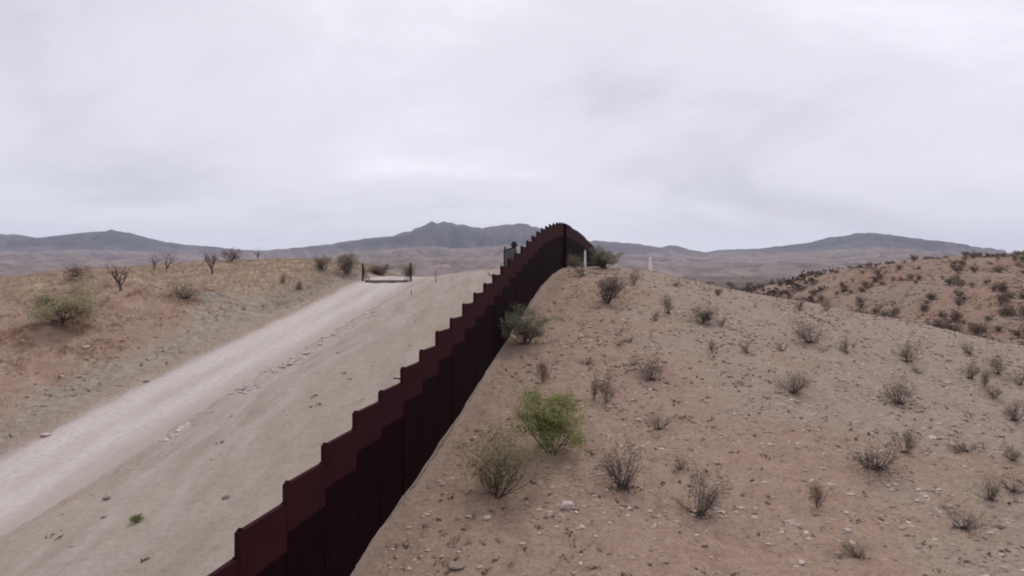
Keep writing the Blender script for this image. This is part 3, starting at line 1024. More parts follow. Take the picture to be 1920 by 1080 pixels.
random.seed(5)
G_R = 'shrubs on the stony slope beside the wall'
G_L = 'plants on the bank beyond the road'
PLANTS = [
    # kind, x, y, height, width, name, label, category, group
    ('green', 1034, 851, 116, 142, 'green_bush', 'bright green leafy bush, the greenest one on the slope', 'bush', G_R),
    ('olive', 932, 934, 128, 175, 'olive_bush', 'sparse dull olive bush just below the bright green bush', 'bush', G_R),
    ('sage', 984, 645, 72, 118, 'sage_bush', 'grey-green bush standing right against the base of the wall', 'bush', G_R),
    ('sage', 1132, 503, 39, 76, 'sage_bush', 'rounded dark green bush on the crest behind the white marker post', 'bush', G_R),
    ('olive', 1078, 502, 26, 36, 'olive_bush', 'small dusky green bush between the wall and the white marker post', 'bush', G_R),
    ('grey', 1139, 570, 52, 54, 'grey_shrub', 'dense grey-brown shrub just below the crest, downhill of the marker post', 'shrub', G_R),
    ('twig', 1252, 588, 42, 38, 'twiggy_shrub', 'dark forked twiggy shrub on pale ground below the white obelisk', 'shrub', G_R),
    ('grey', 1316, 607, 38, 52, 'grey_shrub', 'low grey shrub beside the dark forked shrub on the pale upper slope', 'shrub', G_R),
    ('dry', 1353, 614, 24, 24, 'dry_shrub', 'tiny dry shrub at the edge of the low grey shrub on the upper slope', 'shrub', G_R),
    ('twig', 1230, 601, 20, 24, 'twiggy_shrub', 'small twiggy shrub directly below the dark forked shrub', 'shrub', G_R),
    ('dry', 1188, 534, 32, 26, 'dry_shrub', 'thin upright dry shrub on the crest left of the white obelisk', 'shrub', G_R),
    ('twig', 1092, 517, 24, 32, 'twiggy_shrub', 'bare twiggy shrub at the foot of the white marker post', 'shrub', G_R),
    ('low', 1266, 537, 14, 20, 'low_shrub', 'small dark low shrub on the crest just right of the obelisk', 'shrub', G_R),
    ('grey', 1347, 554, 14, 14, 'grey_shrub', 'single small grey shrub on the pale crest ahead of the valley trees', 'shrub', G_R),
    ('twig', 1520, 643, 48, 60, 'twiggy_shrub', 'wide leaning twiggy shrub on the pale shoulder below the reddish hillside', 'shrub', G_R),
    ('twig', 1586, 662, 32, 32, 'twiggy_shrub', 'small twiggy shrub just right of the wide leaning shrub on the shoulder', 'shrub', G_R),
    ('dry', 1500, 583, 30, 32, 'dry_shrub', 'brownish dry shrub on the rim of the pale shoulder, first of the rim pair', 'shrub', G_R),
    ('dry', 1550, 583, 24, 26, 'dry_shrub', 'brownish dry shrub on the rim of the pale shoulder, smaller of the rim pair', 'shrub', G_R),
    ('twig', 1702, 679, 46, 62, 'twiggy_shrub', 'dark spreading shrub of bare stems high on the far right slope', 'shrub', G_R),
    ('twigpurple', 1221, 713, 54, 64, 'twiggy_shrub', 'purple-brown fan-shaped bare shrub in the middle of the red soil', 'shrub', G_R),
    ('dry', 1113, 749, 46, 30, 'dry_shrub', 'slim dry shrub, left one of a pair above the bright green bush', 'shrub', G_R),
    ('dry', 1136, 756, 62, 46, 'dry_shrub', 'taller dry shrub, right one of a pair above the bright green bush', 'shrub', G_R),
    ('low', 1235, 805, 46, 56, 'low_shrub', 'dark bare shrub with branches lying along the red soil', 'shrub', G_R),
    ('twigpurple', 1168, 916, 100, 92, 'twiggy_shrub', 'large purple-stemmed bare shrub between the green bush and the pale slab', 'shrub', G_R),
    ('twig', 1312, 966, 94, 100, 'twiggy_shrub', 'large wispy bare shrub at lower centre with a fallen branch at its foot', 'shrub', G_R),
    ('low', 1275, 880, 26, 42, 'low_shrub', 'small dark reddish shrub just above the large wispy bare shrub', 'shrub', G_R),
    ('twig', 1486, 738, 50, 66, 'twiggy_shrub', 'dark spiky shrub where red soil meets the pale ground', 'shrub', G_R),
    ('twigpurple', 1686, 759, 56, 66, 'twiggy_shrub', 'dense upright clump of grey-purple stems on the right slope', 'shrub', G_R),
    ('low', 1645, 880, 64, 116, 'low_shrub', 'broad low shrub with a dark line of fallen branches along its base', 'shrub', G_R),
    ('twig', 1697, 850, 52, 50, 'twiggy_shrub', 'upright dark shrub touching the back of the broad low shrub', 'shrub', G_R),
    ('low', 1810, 846, 32, 62, 'low_shrub', 'flattened dark shrub alone on the right slope', 'shrub', G_R),
    ('twig', 1898, 864, 36, 46, 'twiggy_shrub', 'small dark shrub at the right frame edge beside the flattened shrub', 'shrub', G_R),
    ('low', 1806, 992, 48, 82, 'low_shrub', 'blackish tangled shrub in the lower right corner', 'shrub', G_R),
    ('low', 1610, 1046, 36, 64, 'low_shrub', 'dark low shrub nearest the bottom frame edge', 'shrub', G_R),
    ('rust', 1532, 952, 46, 44, 'rust_shrub', 'faint reddish shrub between the broad low shrub and the bottom edge', 'shrub', G_R),
    ('twig', 1857, 938, 50, 52, 'twiggy_shrub', 'thin bare shrub at lower right, left one of two by the frame edge', 'shrub', G_R),
    ('low', 1902, 924, 48, 52, 'low_shrub', 'crooked dark shrub at lower right, right one of two by the frame edge', 'shrub', G_R),
    ('twig', 1818, 710, 40, 36, 'twiggy_shrub', 'thin shrub, leftmost of the thicket on the upper right slope', 'shrub', G_R),
    ('dry', 1845, 727, 40, 32, 'dry_shrub', 'pale dry shrub, lowest stems of the thicket on the upper right slope', 'shrub', G_R),
    ('twig', 1870, 702, 42, 48, 'twiggy_shrub', 'dark rounded shrub at the top of the thicket on the upper right slope', 'shrub', G_R),
    ('low', 1912, 722, 38, 34, 'low_shrub', 'black dense shrub cut by the right frame edge beside the thicket', 'shrub', G_R),
    ('twig', 1902, 790, 46, 58, 'twiggy_shrub', 'wide dark shrub cut by the right frame edge below the thicket', 'shrub', G_R),
    ('dry', 1866, 749, 28, 38, 'dry_shrub', 'low brown shrub lying just under the thicket on the right slope', 'shrub', G_R),
    ('low', 1815, 662, 26, 28, 'low_shrub', 'small dark shrub near the pale rim at the upper right', 'shrub', G_R),
    ('twig', 1400, 662, 26, 30, 'twiggy_shrub', 'small shrub with a dark foot in the middle of the slope', 'shrub', G_R),
    ('low', 1467, 658, 24, 24, 'low_shrub', 'small dark tuft-like shrub right of the dark-footed shrub', 'shrub', G_R),
    ('rust', 1336, 662, 26, 18, 'rust_shrub', 'narrow reddish sprig left of the dark-footed shrub', 'shrub', G_R),
    ('rust', 1018, 717, 42, 40, 'rust_shrub', 'thin reddish shrub uphill of the bright green bush, near the wall', 'shrub', G_R),
    ('low', 1180, 642, 15, 26, 'low_shrub', 'little dark shrub on the red soil, upper of three near the wall', 'shrub', G_R),
    ('low', 1098, 684, 14, 34, 'low_shrub', 'little dark shrub on the red soil, left of three near the wall', 'shrub', G_R),
    ('low', 1160, 647, 14, 22, 'low_shrub', 'little dark shrub on the red soil, middle of three near the wall', 'shrub', G_R),
    ('low', 1187, 686, 16, 24, 'low_shrub', 'little dark shrub touching the left of the purple-brown fan-shaped shrub', 'shrub', G_R),
    ('low', 1720, 700, 14, 36, 'low_shrub', 'flat dark mat-like shrub between the spreading shrub and the stem clump', 'shrub', G_R),
    # left of the road
    ('mesquite', 118, 613, 86, 172, 'mesquite_tree', 'pale green spreading tree with a dark forked trunk on the bank', 'tree', G_L),
    ('baretree', 226, 546, 56, 54, 'bare_tree', 'bare forked tree on the straw grass behind the pale green tree', 'tree', G_L),
    ('baretree', 289, 510, 42, 40, 'bare_tree', 'dark bare tree on the left skyline, left one of a close pair', 'tree', G_L),
    ('baretree', 312, 508, 40, 36, 'bare_tree', 'dark bare tree on the left skyline, right one of a close pair', 'tree', G_L),
    ('baretree', 397, 514, 50, 40, 'bare_tree', 'bare V-shaped tree standing alone on the yellow grass crest', 'tree', G_L),
    ('baretree', 484, 488, 28, 26, 'bare_tree', 'small dark V-shaped tree on the bare crest, nearest the gate of the skyline trees', 'tree', G_L),
    ('rust', 432, 492, 26, 54, 'rust_shrub', 'hazy reddish brush on the skyline between the two V-shaped trees', 'shrub', G_L),
    ('twig', 348, 560, 36, 54, 'twiggy_shrub', 'dark bare bush on the bank, between the pale green tree and the road', 'shrub', G_L),
    ('grey', 651, 517, 42, 42, 'grey_shrub', 'taller brown-grey shrub at the end of the bank beside the gate', 'shrub', G_L),
    ('grey', 606, 507, 32, 36, 'grey_shrub', 'rounded brown-grey shrub second from the gate on the bank', 'shrub', G_L),
    ('grassclump', 531, 531, 24, 28, 'grass_clump', 'tan dry grass clump on the bank, upper one of two', 'grass', G_L),
    ('grassclump', 561, 543, 24, 28, 'grass_clump', 'tan dry grass clump on the bank, lower one of two', 'grass', G_L),
    ('rust', 140, 530, 34, 66, 'rust_shrub', 'dark purplish brush behind the top of the pale green tree', 'shrub', G_L),
    ('low', 201, 538, 16, 14, 'low_shrub', 'small dark stump-like shrub left of the bare forked tree', 'shrub', G_L),
    ('olive', 768, 517, 28, 46, 'olive_bush', 'dull green bush beyond the cattle guard at its right post', 'bush', None),
    ('grey', 712, 516, 24, 44, 'grey_shrub', 'brown shrub beyond the cattle guard at its left post', 'shrub', None),
    ('low', 458, 582, 14, 10, 'low_shrub', 'tiny dark weed on the grey bank above the road', 'shrub', G_L),
    ('green', 255, 980, 15, 27, 'green_bush', 'tiny bright green plant alone on the tan strip between road and wall', 'plant', None),
]
for a in PLANTS:
    plant(*a)


# ------------------------------------------------------------------ shrubs on the far hillside
def hillside_shrubs():
    rng = np.random.default_rng(77)
    k = 0
    tries = 0
    pts = []
    made = {}
    while k < 240 and tries < 16000:
        tries += 1
        X = rng.uniform(60, 250)
        Y = rng.uniform(120, 275)
        px = 960 + X / Y * FPX
        if px > 1990 or px < 1440:
            continue
        Z = float(height(np.array([X]), np.array([Y]))[0])
        py = HOR - Z / Y * FPX
        if py > 660 or py < 468:
            continue
        t = (px - 1440) / 480 + (py - 480) / 150
        if rng.uniform(0, 1) > .22 + .50 * t:
            continue
        if any((X - a) ** 2 + (Y - b) ** 2 < 1.6 for a, b in pts):
            continue
        pts.append((X, Y))
        c = rng.uniform(0, 1)
        if t < .95:
            kind = 'hillrust' if c < .6 else 'hilldark' if c < .75 else 'hillolive'
        else:
            kind = 'hillrust' if c < .22 else 'hilldark' if c < .40 else 'hillolive'
        proto = P[kind][k % len(P[kind])]
        w = rng.uniform(1.4, 3.4) * (1 + .9 * sst(545, 620, py) * rng.uniform(0, 1))
        h = w * rng.uniform(.55, .95)
        look = {'hillrust': 'rust-brown', 'hilldark': 'dark bare', 'hillolive': 'dusty olive'}[kind]
        size = 'small' if w < 2.1 else 'medium-sized' if w < 2.9 else 'large'
        f = (py - 478) / max(20, (np.interp(px, [1440, 1920], [545, 648]) - 478))
        where = 'near the crest of' if f < .22 else 'high on' if f < .45 else 'midway up' if f < .7 else 'low on'
        end = 'valley end' if px < 1560 else 'inner half' if px < 1680 else 'outer half' if px < 1800 else 'frame edge'
        lab = f'{size} {look} shrub {where} far hillside, {end}'
        root = link('hillside_shrub', None, loc=(X, Y, Z - .05), rot=(0, 0, rng.uniform(0, 6.28)), scale=(w, w, h))
        tag(root, lab, 'shrub', 'shrubs scattered over the far hillside')
        made.setdefault(lab, []).append((px, root))
        for nm, me in proto:
            o = link(nm, me, root)
            if nm != 'stems':
                o['kind'] = 'stuff'
        k += 1
    order = 'first second third fourth fifth sixth seventh eighth ninth tenth eleventh twelfth thirteenth fourteenth fifteenth sixteenth'.split()
    for lab, lst in made.items():
        if len(lst) > 1:
            for q, (_, o) in enumerate(sorted(lst, key=lambda t: t[0])):
                o['label'] = f'{lab}, {order[min(q, 15)]} from left'


hillside_shrubs()


# ------------------------------------------------------------------ far scrub, one mass
def far_scrub():
    rng = np.random.default_rng(9)
    C = []
    S = []

    def patch(n, fx, fy, size):
        X, Y = fx(n), fy(n)
        C.append(np.stack([X, Y], -1))
        S.append(rng.uniform(*size, n))
    # valley between the two hills
    n = 900
    Y = rng.uniform(230, 520, n)
    X = Y * rng.uniform(.13, .42, n)
    keep = fbm(X / 40, Y / 40, 3, 91) > -.12
    C.append(np.stack([X, Y], -1)[keep])
    S.append(rng.uniform(1.6, 4.0, n)[keep])
    # plain behind the left bank
    n = 1900
    Y = rng.uniform(420, 1900, n)
    X = Y * rng.uniform(-.85, .95, n)
    keep = fbm(X / 300, Y / 300, 3, 93) > .02
    C.append(np.stack([X, Y], -1)[keep])
    S.append(rng.uniform(2.5, 6.5, n)[keep])
    # dense wash of dark brush at the left
    n = 1500
    Y = rng.uniform(700, 1250, n)
    X = Y * rng.uniform(-.85, -.36, n)
    C.append(np.stack([X, Y], -1))
    S.append(rng.uniform(3, 7, n))
    # brush on the far hill's skyline and in its gullies
    n = 150
    X = rng.uniform(100, 330, n)
    Y = 262 - .12 * (X - 171) + rng.normal(6, 6, n)
    C.append(np.stack([X, Y], -1))
    S.append(rng.uniform(1.0, 2.2, n))
    C = np.concatenate(C)
    S = np.concatenate(S)
    z = height(C[:, 0], C[:, 1])
    per = 16
    cen = np.repeat(np.stack([C[:, 0], C[:, 1], z], -1), per, 0)
    s = np.repeat(S, per)
    nn = len(cen)
    off = rng.normal(0, 1, (nn, 3)) * np.array([.34, .34, .17])
    off[:, 2] = np.abs(off[:, 2]) + .10
    cen = cen + off * s[:, None]
    a = rng.normal(0, 1, (nn, 3))
    a /= np.linalg.norm(a, axis=1, keepdims=True)
    b_ = np.cross(a, rng.normal(0, 1, (nn, 3)))
    b_ /= np.linalg.norm(b_, axis=1, keepdims=True)
    q = (s * .17)[:, None]
    V = np.stack([cen - a * q, cen + b_ * q, cen + a * q, cen - b_ * q], 1).reshape(-1, 3)
    F = np.arange(4 * nn).reshape(-1, 4)
    t = np.repeat(np.clip(np.repeat(rng.uniform(0, 1, len(C)), per) + rng.normal(0, .15, nn), 0, 1), 4)
    mt = plant_material('far_brush', (.075, .057, .049), (.175, .135, .105))
    me = mesh_np('valley_scrub', V, F, mt, False, {'tint': t})
    tag(link('valley_scrub', me), 'dark brush covering the valley floor and far hill crest', 'scrub', kind='stuff')


far_scrub()


def hillside_brush():
    """low grass and brush too small to tell apart on the far hillside"""
    rng = np.random.default_rng(15)
    n = 24000
    X, Y = rng.uniform(60, 300, n), rng.uniform(115, 275, n)
    px = 960 + X / Y * FPX
    k = (px > 1380) & (px < 2150) & (rng.uniform(0, 1, n) < .12 + .88 * sst(-.15, .35, fbm(X / 13, Y / 13, 4, 67)))
    X, Y = X[k], Y[k]
    m_ = len(X)
    per = 9
    s = np.repeat(.25 + .55 * rng.uniform(0, 1, m_) ** 2, per)
    d = np.abs(rng.normal(0, .5, (m_ * per, 3))) * np.array([1, 1, .55])
    d[:, :2] *= rng.choice([-1, 1], (m_ * per, 2))
    x, y = np.repeat(X, per) + d[:, 0] * s, np.repeat(Y, per) + d[:, 1] * s
    z = np.repeat(height(X, Y), per) + d[:, 2] * s
    V, F = leaf_quads(rng, np.stack([x, y, z], -1), .20, 1.8)
    t = np.repeat(np.clip(np.repeat(rng.uniform(0, 1, m_), per) + rng.normal(0, .15, m_ * per), 0, 1), 4)
    low = sst(1500, 1900, 960 + X / Y * FPX) * sst(230, 150, Y)
    dark = rng.uniform(0, 1, m_) < .25 + .65 * low
    dk = np.repeat(np.repeat(dark, per), 4)
    for nm, sel, mat, lab in (('hillside_grass', ~dk, plant_material('hill_grass', (.21, .135, .10), (.40, .285, .205)), 'thin reddish dry grass over the far hillside'),
                              ('hillside_brush', dk, plant_material('hill_brush', (.12, .10, .072), (.25, .215, .155)), 'low dusky olive brush over the lower far hillside')):
        v = V[sel]
        tag(link(nm, mesh_np(nm, v, np.arange(len(v)).reshape(-1, 4), mat, False, {'tint': t[sel]})), lab, 'brush', kind='stuff')


hillside_brush()


# ------------------------------------------------------------------ dry grass, litter and loose stones
def scatter(n, fx, dens, seed):
    rng = np.random.default_rng(seed)
    X, Y = fx(rng, n)
    d = dens(X, Y)
    k = rng.uniform(0, 1, n) < d
    return rng, X[k], Y[k]


def blade_field(name, rng, X, Y, hmin, hmax, mat, label, per=7, spread=.16, w=.018):
    Z = height(X, Y)
    n = len(X)
    N = n * per
    base = np.repeat(np.stack([X, Y, Z], -1), per, 0)
    base[:, :2] += rng.normal(0, spread, (N, 2))
    h = np.repeat(rng.uniform(hmin, hmax, n), per) * rng.uniform(.5, 1.1, N)
    a = rng.uniform(0, 2 * np.pi, N)
    tl = np.abs(rng.normal(0, .5, N))
    d = np.stack([np.cos(a) * np.sin(tl), np.sin(a) * np.sin(tl), np.cos(tl)], -1) * h[:, None]
    sa = rng.uniform(0, 2 * np.pi, N)
    side = np.stack([np.cos(sa), np.sin(sa), np.zeros(N)], -1) * w
    base[:, 2] -= .03
    V = np.stack([base - side, base + side, base + d], 1).reshape(-1, 3)
    F = np.arange(3 * N).reshape(-1, 3)
    t = np.repeat(np.clip(np.repeat(rng.uniform(.1, .9, n), per) + rng.normal(0, .15, N), 0, 1), 3)
    me = mesh_np(name, V, F, mat, False, {'tint': t})
    return tag(link(name, me), label, 'grass', kind='stuff')


def uY(rng, n, u0, u1, y0, y1):
    u = rng.uniform(u0, u1, n)
    Y = y0 + (y1 - y0) * rng.uniform(0, 1, n)
    return WA + WB * Y + u, Y


def build_grass():
    rng, X, Y = scatter(42000, lambda r, n: uY(r, n, -85, -28.5, 46, 125),
                        lambda X, Y: np.maximum(sst(-.3, .3, (Y - 78) / 16 + (-(X - (WA + WB * Y)) - 40) / 60 + fbm(X / 9, Y / 9, 4, 51) * .8), .45 * sst(.0, .4, fbm(X / 3.1, Y / 3.1, 3, 52))), 21)
    blade_field('straw_grass', rng, X, Y, .18, .55, M['grass'], 'yellow straw grass along the crest of the left bank', 7)
    rng, X, Y = scatter(52000, lambda r, n: uY(r, n, -80, -29, 34, 95),
                        lambda X, Y: sst(.25, -.35, (Y - 74) / 24 + fbm(X / 9, Y / 9, 4, 51) * .8) * sst(-.25, .25, fbm(X / 4, Y / 4, 3, 57)) * sst(-30, -36, X - (WA + WB * Y)), 22)
    blade_field('reddish_grass', rng, X, Y, .14, .5, M['grass_red'], 'thin reddish dry grass on the left bank around the pale green tree', 7)
    rng, X, Y = scatter(26000, lambda r, n: uY(r, n, 1.5, 60, 22, 100),
                        lambda X, Y: .15 + .85 * sst(-.1, .45, fbm(X / 5, Y / 5, 3, 58)) * (.3 + .7 * sst(-.2, .3, ((X - (WA + WB * Y)) - 15) / 22 + (Y - 62) / 70)), 23)
    blade_field('slope_stubble', rng, X, Y, .05, .21, plant_material('stubble_blades', (.22, .17, .13), (.50, .41, .30)), 'sparse short dry stubble over the stony slope right of the wall', 5, .12, .012)
    rng, X, Y = scatter(900, lambda r, n: uY(r, n, -17, -2, 20, 92), lambda X, Y: .1 + .5 * sst(0, .4, fbm(X / 6, Y / 6, 3, 59)), 24)
    blade_field('strip_stubble', rng, X, Y, .04, .13, M['grass'], 'scattered straw stubble on the graded strip between road and wall', 6, .14, .012)


def build_stones():
    base = np.array([[1, 0, 0], [0, 1, 0], [-1, 0, 0], [0, -1, 0], [0, 0, .8], [0, 0, -.6]], float)
    f = np.array([[0, 1, 4], [1, 2, 4], [2, 3, 4], [3, 0, 4], [1, 0, 5], [2, 1, 5], [3, 2, 5], [0, 3, 5]])

    def field(name, n, fx, dens, smin, smax, mat, label, seed, pw=3.0):
        rng, X, Y = scatter(n, fx, dens, seed)
        m_ = len(X)
        Z = height(X, Y)
        s = smin + (smax - smin) * rng.uniform(0, 1, m_) ** pw
        a = rng.uniform(0, 2 * np.pi, m_)
        v = base[None] * (1 + rng.uniform(-.35, .35, (m_, 6, 3)))
        v = v * np.stack([s * rng.uniform(.7, 1.4, m_), s * rng.uniform(.6, 1.1, m_), s * rng.uniform(.35, .8, m_)], -1)[:, None]
        c, q = np.cos(a)[:, None], np.sin(a)[:, None]
        V = np.stack([v[..., 0] * c - v[..., 1] * q, v[..., 0] * q + v[..., 1] * c, v[..., 2]], -1) + np.stack([X, Y, Z + s * .02], -1)[:, None]
        F = (np.arange(m_)[:, None, None] * 6 + f[None]).reshape(-1, 3)
        t = np.repeat(rng.beta(1.6, 2.2, m_), 6)
        me = mesh_np(name, V.reshape(-1, 3), F, mat, False, {'tint': t})
        tag(link(name, me), label, 'stones', kind='stuff')
    field('slope_stones', 98000, lambda r, n: uY(r, n, .8, 60, 20, 100), lambda X, Y: .16 + .84 * sst(-.2, .4, fbm(X / 4, Y / 4, 3, 58)), 0.018, .19, M['pebble'],
          'loose stones strewn over the slope right of the wall', 31, 3.4)
    field('bank_stones', 16000, lambda r, n: uY(r, n, -60, -27.3, 34, 100), lambda X, Y: .1 + .8 * sst(0, .4, fbm(X / 3, Y / 3, 3, 62)), .03, .17, M['pebble'],
          'loose stones strewn over the bank left of the road', 32)
    field('strip_stones', 6000, lambda r, n: uY(r, n, -19, -1, 18, 95),
          lambda X, Y: .05 + .25 * sst(.1, .5, fbm(X / 3, Y / 3, 3, 63)) + .9 * np.exp(-((X - (WA + WB * Y) + 18.3) / .7) ** 2) * sst(34, 46, Y), .025, .15, M['pebble'],
          'loose stones on the graded strip and along the road edge', 33)
    field('roadside_rubble', 5200, lambda r, n: uY(r, n, -20, -17, 40, 90),
          lambda X, Y: np.exp(-((X - (WA + WB * Y) + 18.5 + .8 * perlin(Y / 5, Y * 0, 35)) / .8) ** 2) * sst(44, 50, Y) * (1 - sst(76, 84, Y)) * sst(-.1, .35, perlin(X / 3, Y / 3, 64)), .04, .30, M['rubble'],
          'pale crumbled rubble along the near edge of the dirt road', 34)


def build_litter():
    rng = np.random.default_rng(44)
    n = 3600
    X, Y = uY(rng, n, 1.2, 58, 22, 98)
    k = rng.uniform(0, 1, n) < .15 + .85 * sst(-.2, .4, fbm(X / 8, Y / 8, 3, 66))
    X, Y = X[k], Y[k]
    X2, Y2 = uY(rng, 420, -62, -28, 36, 96)
    X, Y = np.concatenate([X, X2]), np.concatenate([Y, Y2])
    X3, Y3 = uY(rng, 90, -17, -2, 22, 60)
    k3 = fbm(X3 / 4, Y3 / 7, 3, 68) > .12
    X, Y = np.concatenate([X, X3[k3]]), np.concatenate([Y, Y3[k3]])
    m_ = len(X)
    per = 16
    s = np.repeat(.07 + .20 * rng.uniform(0, 1, m_) ** 2.5, per)
    a = np.repeat(rng.uniform(0, np.pi, m_), per)
    d = rng.normal(0, .6, (m_ * per, 3)) * s[:, None] * np.array([1.5, .7, .35])
    ox, oy = d[:, 0] * np.cos(a) - d[:, 1] * np.sin(a), d[:, 0] * np.sin(a) + d[:, 1] * np.cos(a)
    x, y = np.repeat(X, per) + ox, np.repeat(Y, per) + oy
    cen = np.stack([x, y, height(x, y) + np.abs(d[:, 2]) + .01], -1)
    V, F = leaf_quads(rng, cen, .055, 2.4)
    t = np.repeat(np.clip(np.repeat(rng.uniform(0, 1, m_), per) + rng.normal(0, .15, m_ * per), 0, 1), 4)
    me = mesh_np('dead_tufts', V, F, plant_material('dead_brush', (.10, .072, .058), (.26, .195, .155)), False, {'tint': t})
    tag(link('dead_tufts', me), 'dark tufts of dead brush and litter dotted over the dry slopes', 'dead brush', kind='stuff')


build_grass()
build_litter()
build_stones()


# ------------------------------------------------------------------ single rocks
def rock_mesh(seed, flat=.6):
    rng = np.random.default_rng(seed)
    import bmesh
    bm = bmesh.new()
    bmesh.ops.create_icosphere(bm, subdivisions=2, radius=.5)
    ax = [(rng.normal(0, 1, 3), rng.uniform(.26, .42)) for _ in range(9)]
    for v in bm.verts:
        c = np.array(v.co)
        for n, d in ax:
            n = n / np.linalg.norm(n)
            k = c @ n
            if k > d:
                c = c - n * (k - d)
        v.co = Vector(c * np.array([1, 1, flat]))
    me = bpy.data.meshes.new('rock')
    for f in bm.faces:
        f.smooth = False
    bm.to_mesh(me)
    bm.free()
    return me


ROCKS = [  # x, y, width, height, material, seed, label
    (1060, 952, 30, 20, 'pale_rock', 1, 'pale wedge-shaped stone slab below the purple-stemmed shrub'),
    (853, 1062, 34, 12, 'brown_rock', 2, 'dark brown flat stone near the bottom edge by the wall'),
    (913, 972, 16, 9, 'pale_rock', 3, 'small pale stone below the sparse olive bush'),
    (1000, 905, 12, 8, 'brown_rock', 4, 'small brown stone between the olive bush and the pale slab'),
    (86, 818, 18, 9, 'pale_rock', 5, 'pale stone on the far edge of the dirt road at left'),
    (274, 717, 12, 7, 'brown_rock', 6, 'dark stone on the far edge of the dirt road where the bank is pale'),
    (201, 936, 14, 10, 'brown_rock', 7, 'jagged stone on the tan strip uphill of the tiny green plant'),
    (424, 935, 14, 10, 'brown_rock', 8, 'dark stone on the tan strip between the tiny green plant and the wall'),
    (162, 652, 14, 8, 'pale_rock', 9, 'pale pinkish stone below the pale green tree'),
    (1196, 790, 12, 8, 'pale_rock', 10, 'pale stone left of the dark bare shrub on red soil'),
    (1750, 822, 16, 10, 'pale_rock', 11, 'pale rounded stone between the upright dark shrub and the flattened shrub'),
    (1588, 996, 14, 9, 'pale_rock', 12, 'pale rounded stone left of the blackish tangled shrub'),
    (1502, 1056, 15, 10, 'pale_rock', 13, 'whitish stone at the bottom edge left of the nearest low shrub'),
    (1437, 746, 14, 8, 'brown_rock', 14, 'brown stone left of the dark spiky shrub'),
    (1507, 760, 9, 6, 'pale_rock', 15, 'tiny pale stone under the dark spiky shrub'),
    (1090, 632, 10, 7, 'pale_rock', 16, 'pale stone on red soil right of the grey-green bush at the wall'),
]
for (x, y, w, h, mt, sd_, lab) in ROCKS:
    X, Y, Z = ray_ground(x, y)
    s = Y / FPX
    me = rock_mesh(sd_)
    me.materials.append(M[mt])
    tag(link('rock', me, None, (X, Y, Z + .15 * h * s), (0, 0, sd_ * 1.3), (w * s * 1.25, w * s * 1.1, h * s * 1.6)), lab, 'rock')
for i, (x, y, w) in enumerate([(505, 700, 16), (521, 692, 20), (540, 679, 22), (556, 670, 26), (574, 661, 24), (597, 646, 12), (612, 634, 16), (634, 619, 14), (654, 607, 10)]):
    X, Y, Z = ray_ground(x + (i * 37 % 11) - 5, y + (i * 53 % 9) - 4)
    s = Y / FPX
    me = rock_mesh(60 + i, .62)
    me.materials.append(M['pale_rock'])
    tag(link('rock', me, None, (X, Y, Z), (0, 0, i * 1.9), (w * s * (.75 + .3 * (i * 7 % 5) / 4), w * s * (.6 + .5 * (i * 3 % 4) / 3), w * s * .6)),
        'pale crumbled rock along the near road edge, %s the gate end' % ['ninth and last from', 'eighth from', 'seventh from', 'sixth from', 'fifth from', 'fourth from', 'third from', 'second from', 'first from'][i], 'rock', 'pale rocks lining the road edge')


# ------------------------------------------------------------------ boundary markers
def build_markers():
    def shaft(w0, w1, h, tip):
        V = np.array([[sx * w, sy * w, z] for w, z in ((w0, -.3), (w0, 0), (w1, h)) for sx, sy in ((-1, -1), (1, -1), (1, 1), (-1, 1))] + [[0, 0, h + tip]] * 4, float)
        V[12:16, :2] = np.array([(-1, -1), (1, -1), (1, 1), (-1, 1)]) * .012
        F = []
        for r in range(3):
            for k in range(4):
                F.append([r * 4 + k, r * 4 + (k + 1) % 4, r * 4 + 4 + (k + 1) % 4, r * 4 + 4 + k])
        F.append([12, 13, 14, 15])
        return V, np.array(F)
    X, Y, Z = ray_ground(1097, 505)
    s = Y / FPX
    root = link('marker_post', None, loc=(X, Y, Z))
    tag(root, 'slim white pointed marker post on the crest beside the wall', 'marker')
    V, F = shaft(.15, .105, 32 * s, .30)
    link('shaft', mesh_np('shaft', V, F, M['white']), root)
    link('base', mesh_np('base', box_v(-.22, .22, -.22, .22, -.3, .10), BOXF, M['white']), root)
    X, Y, Z = ray_ground(1219, 507)
    s = Y / FPX
    root = link('boundary_obelisk', None, loc=(X, Y, Z))
    tag(root, 'white tapering boundary obelisk standing alone on the crest', 'obelisk')
    V, F = shaft(.27, .16, 22 * s, .30)
    link('shaft', mesh_np('shaft', V, F, M['white']), root)
    link('base', mesh_np('base', box_v(-.36, .36, -.36, .36, -.3, .10), BOXF, M['white']), root)


build_markers()


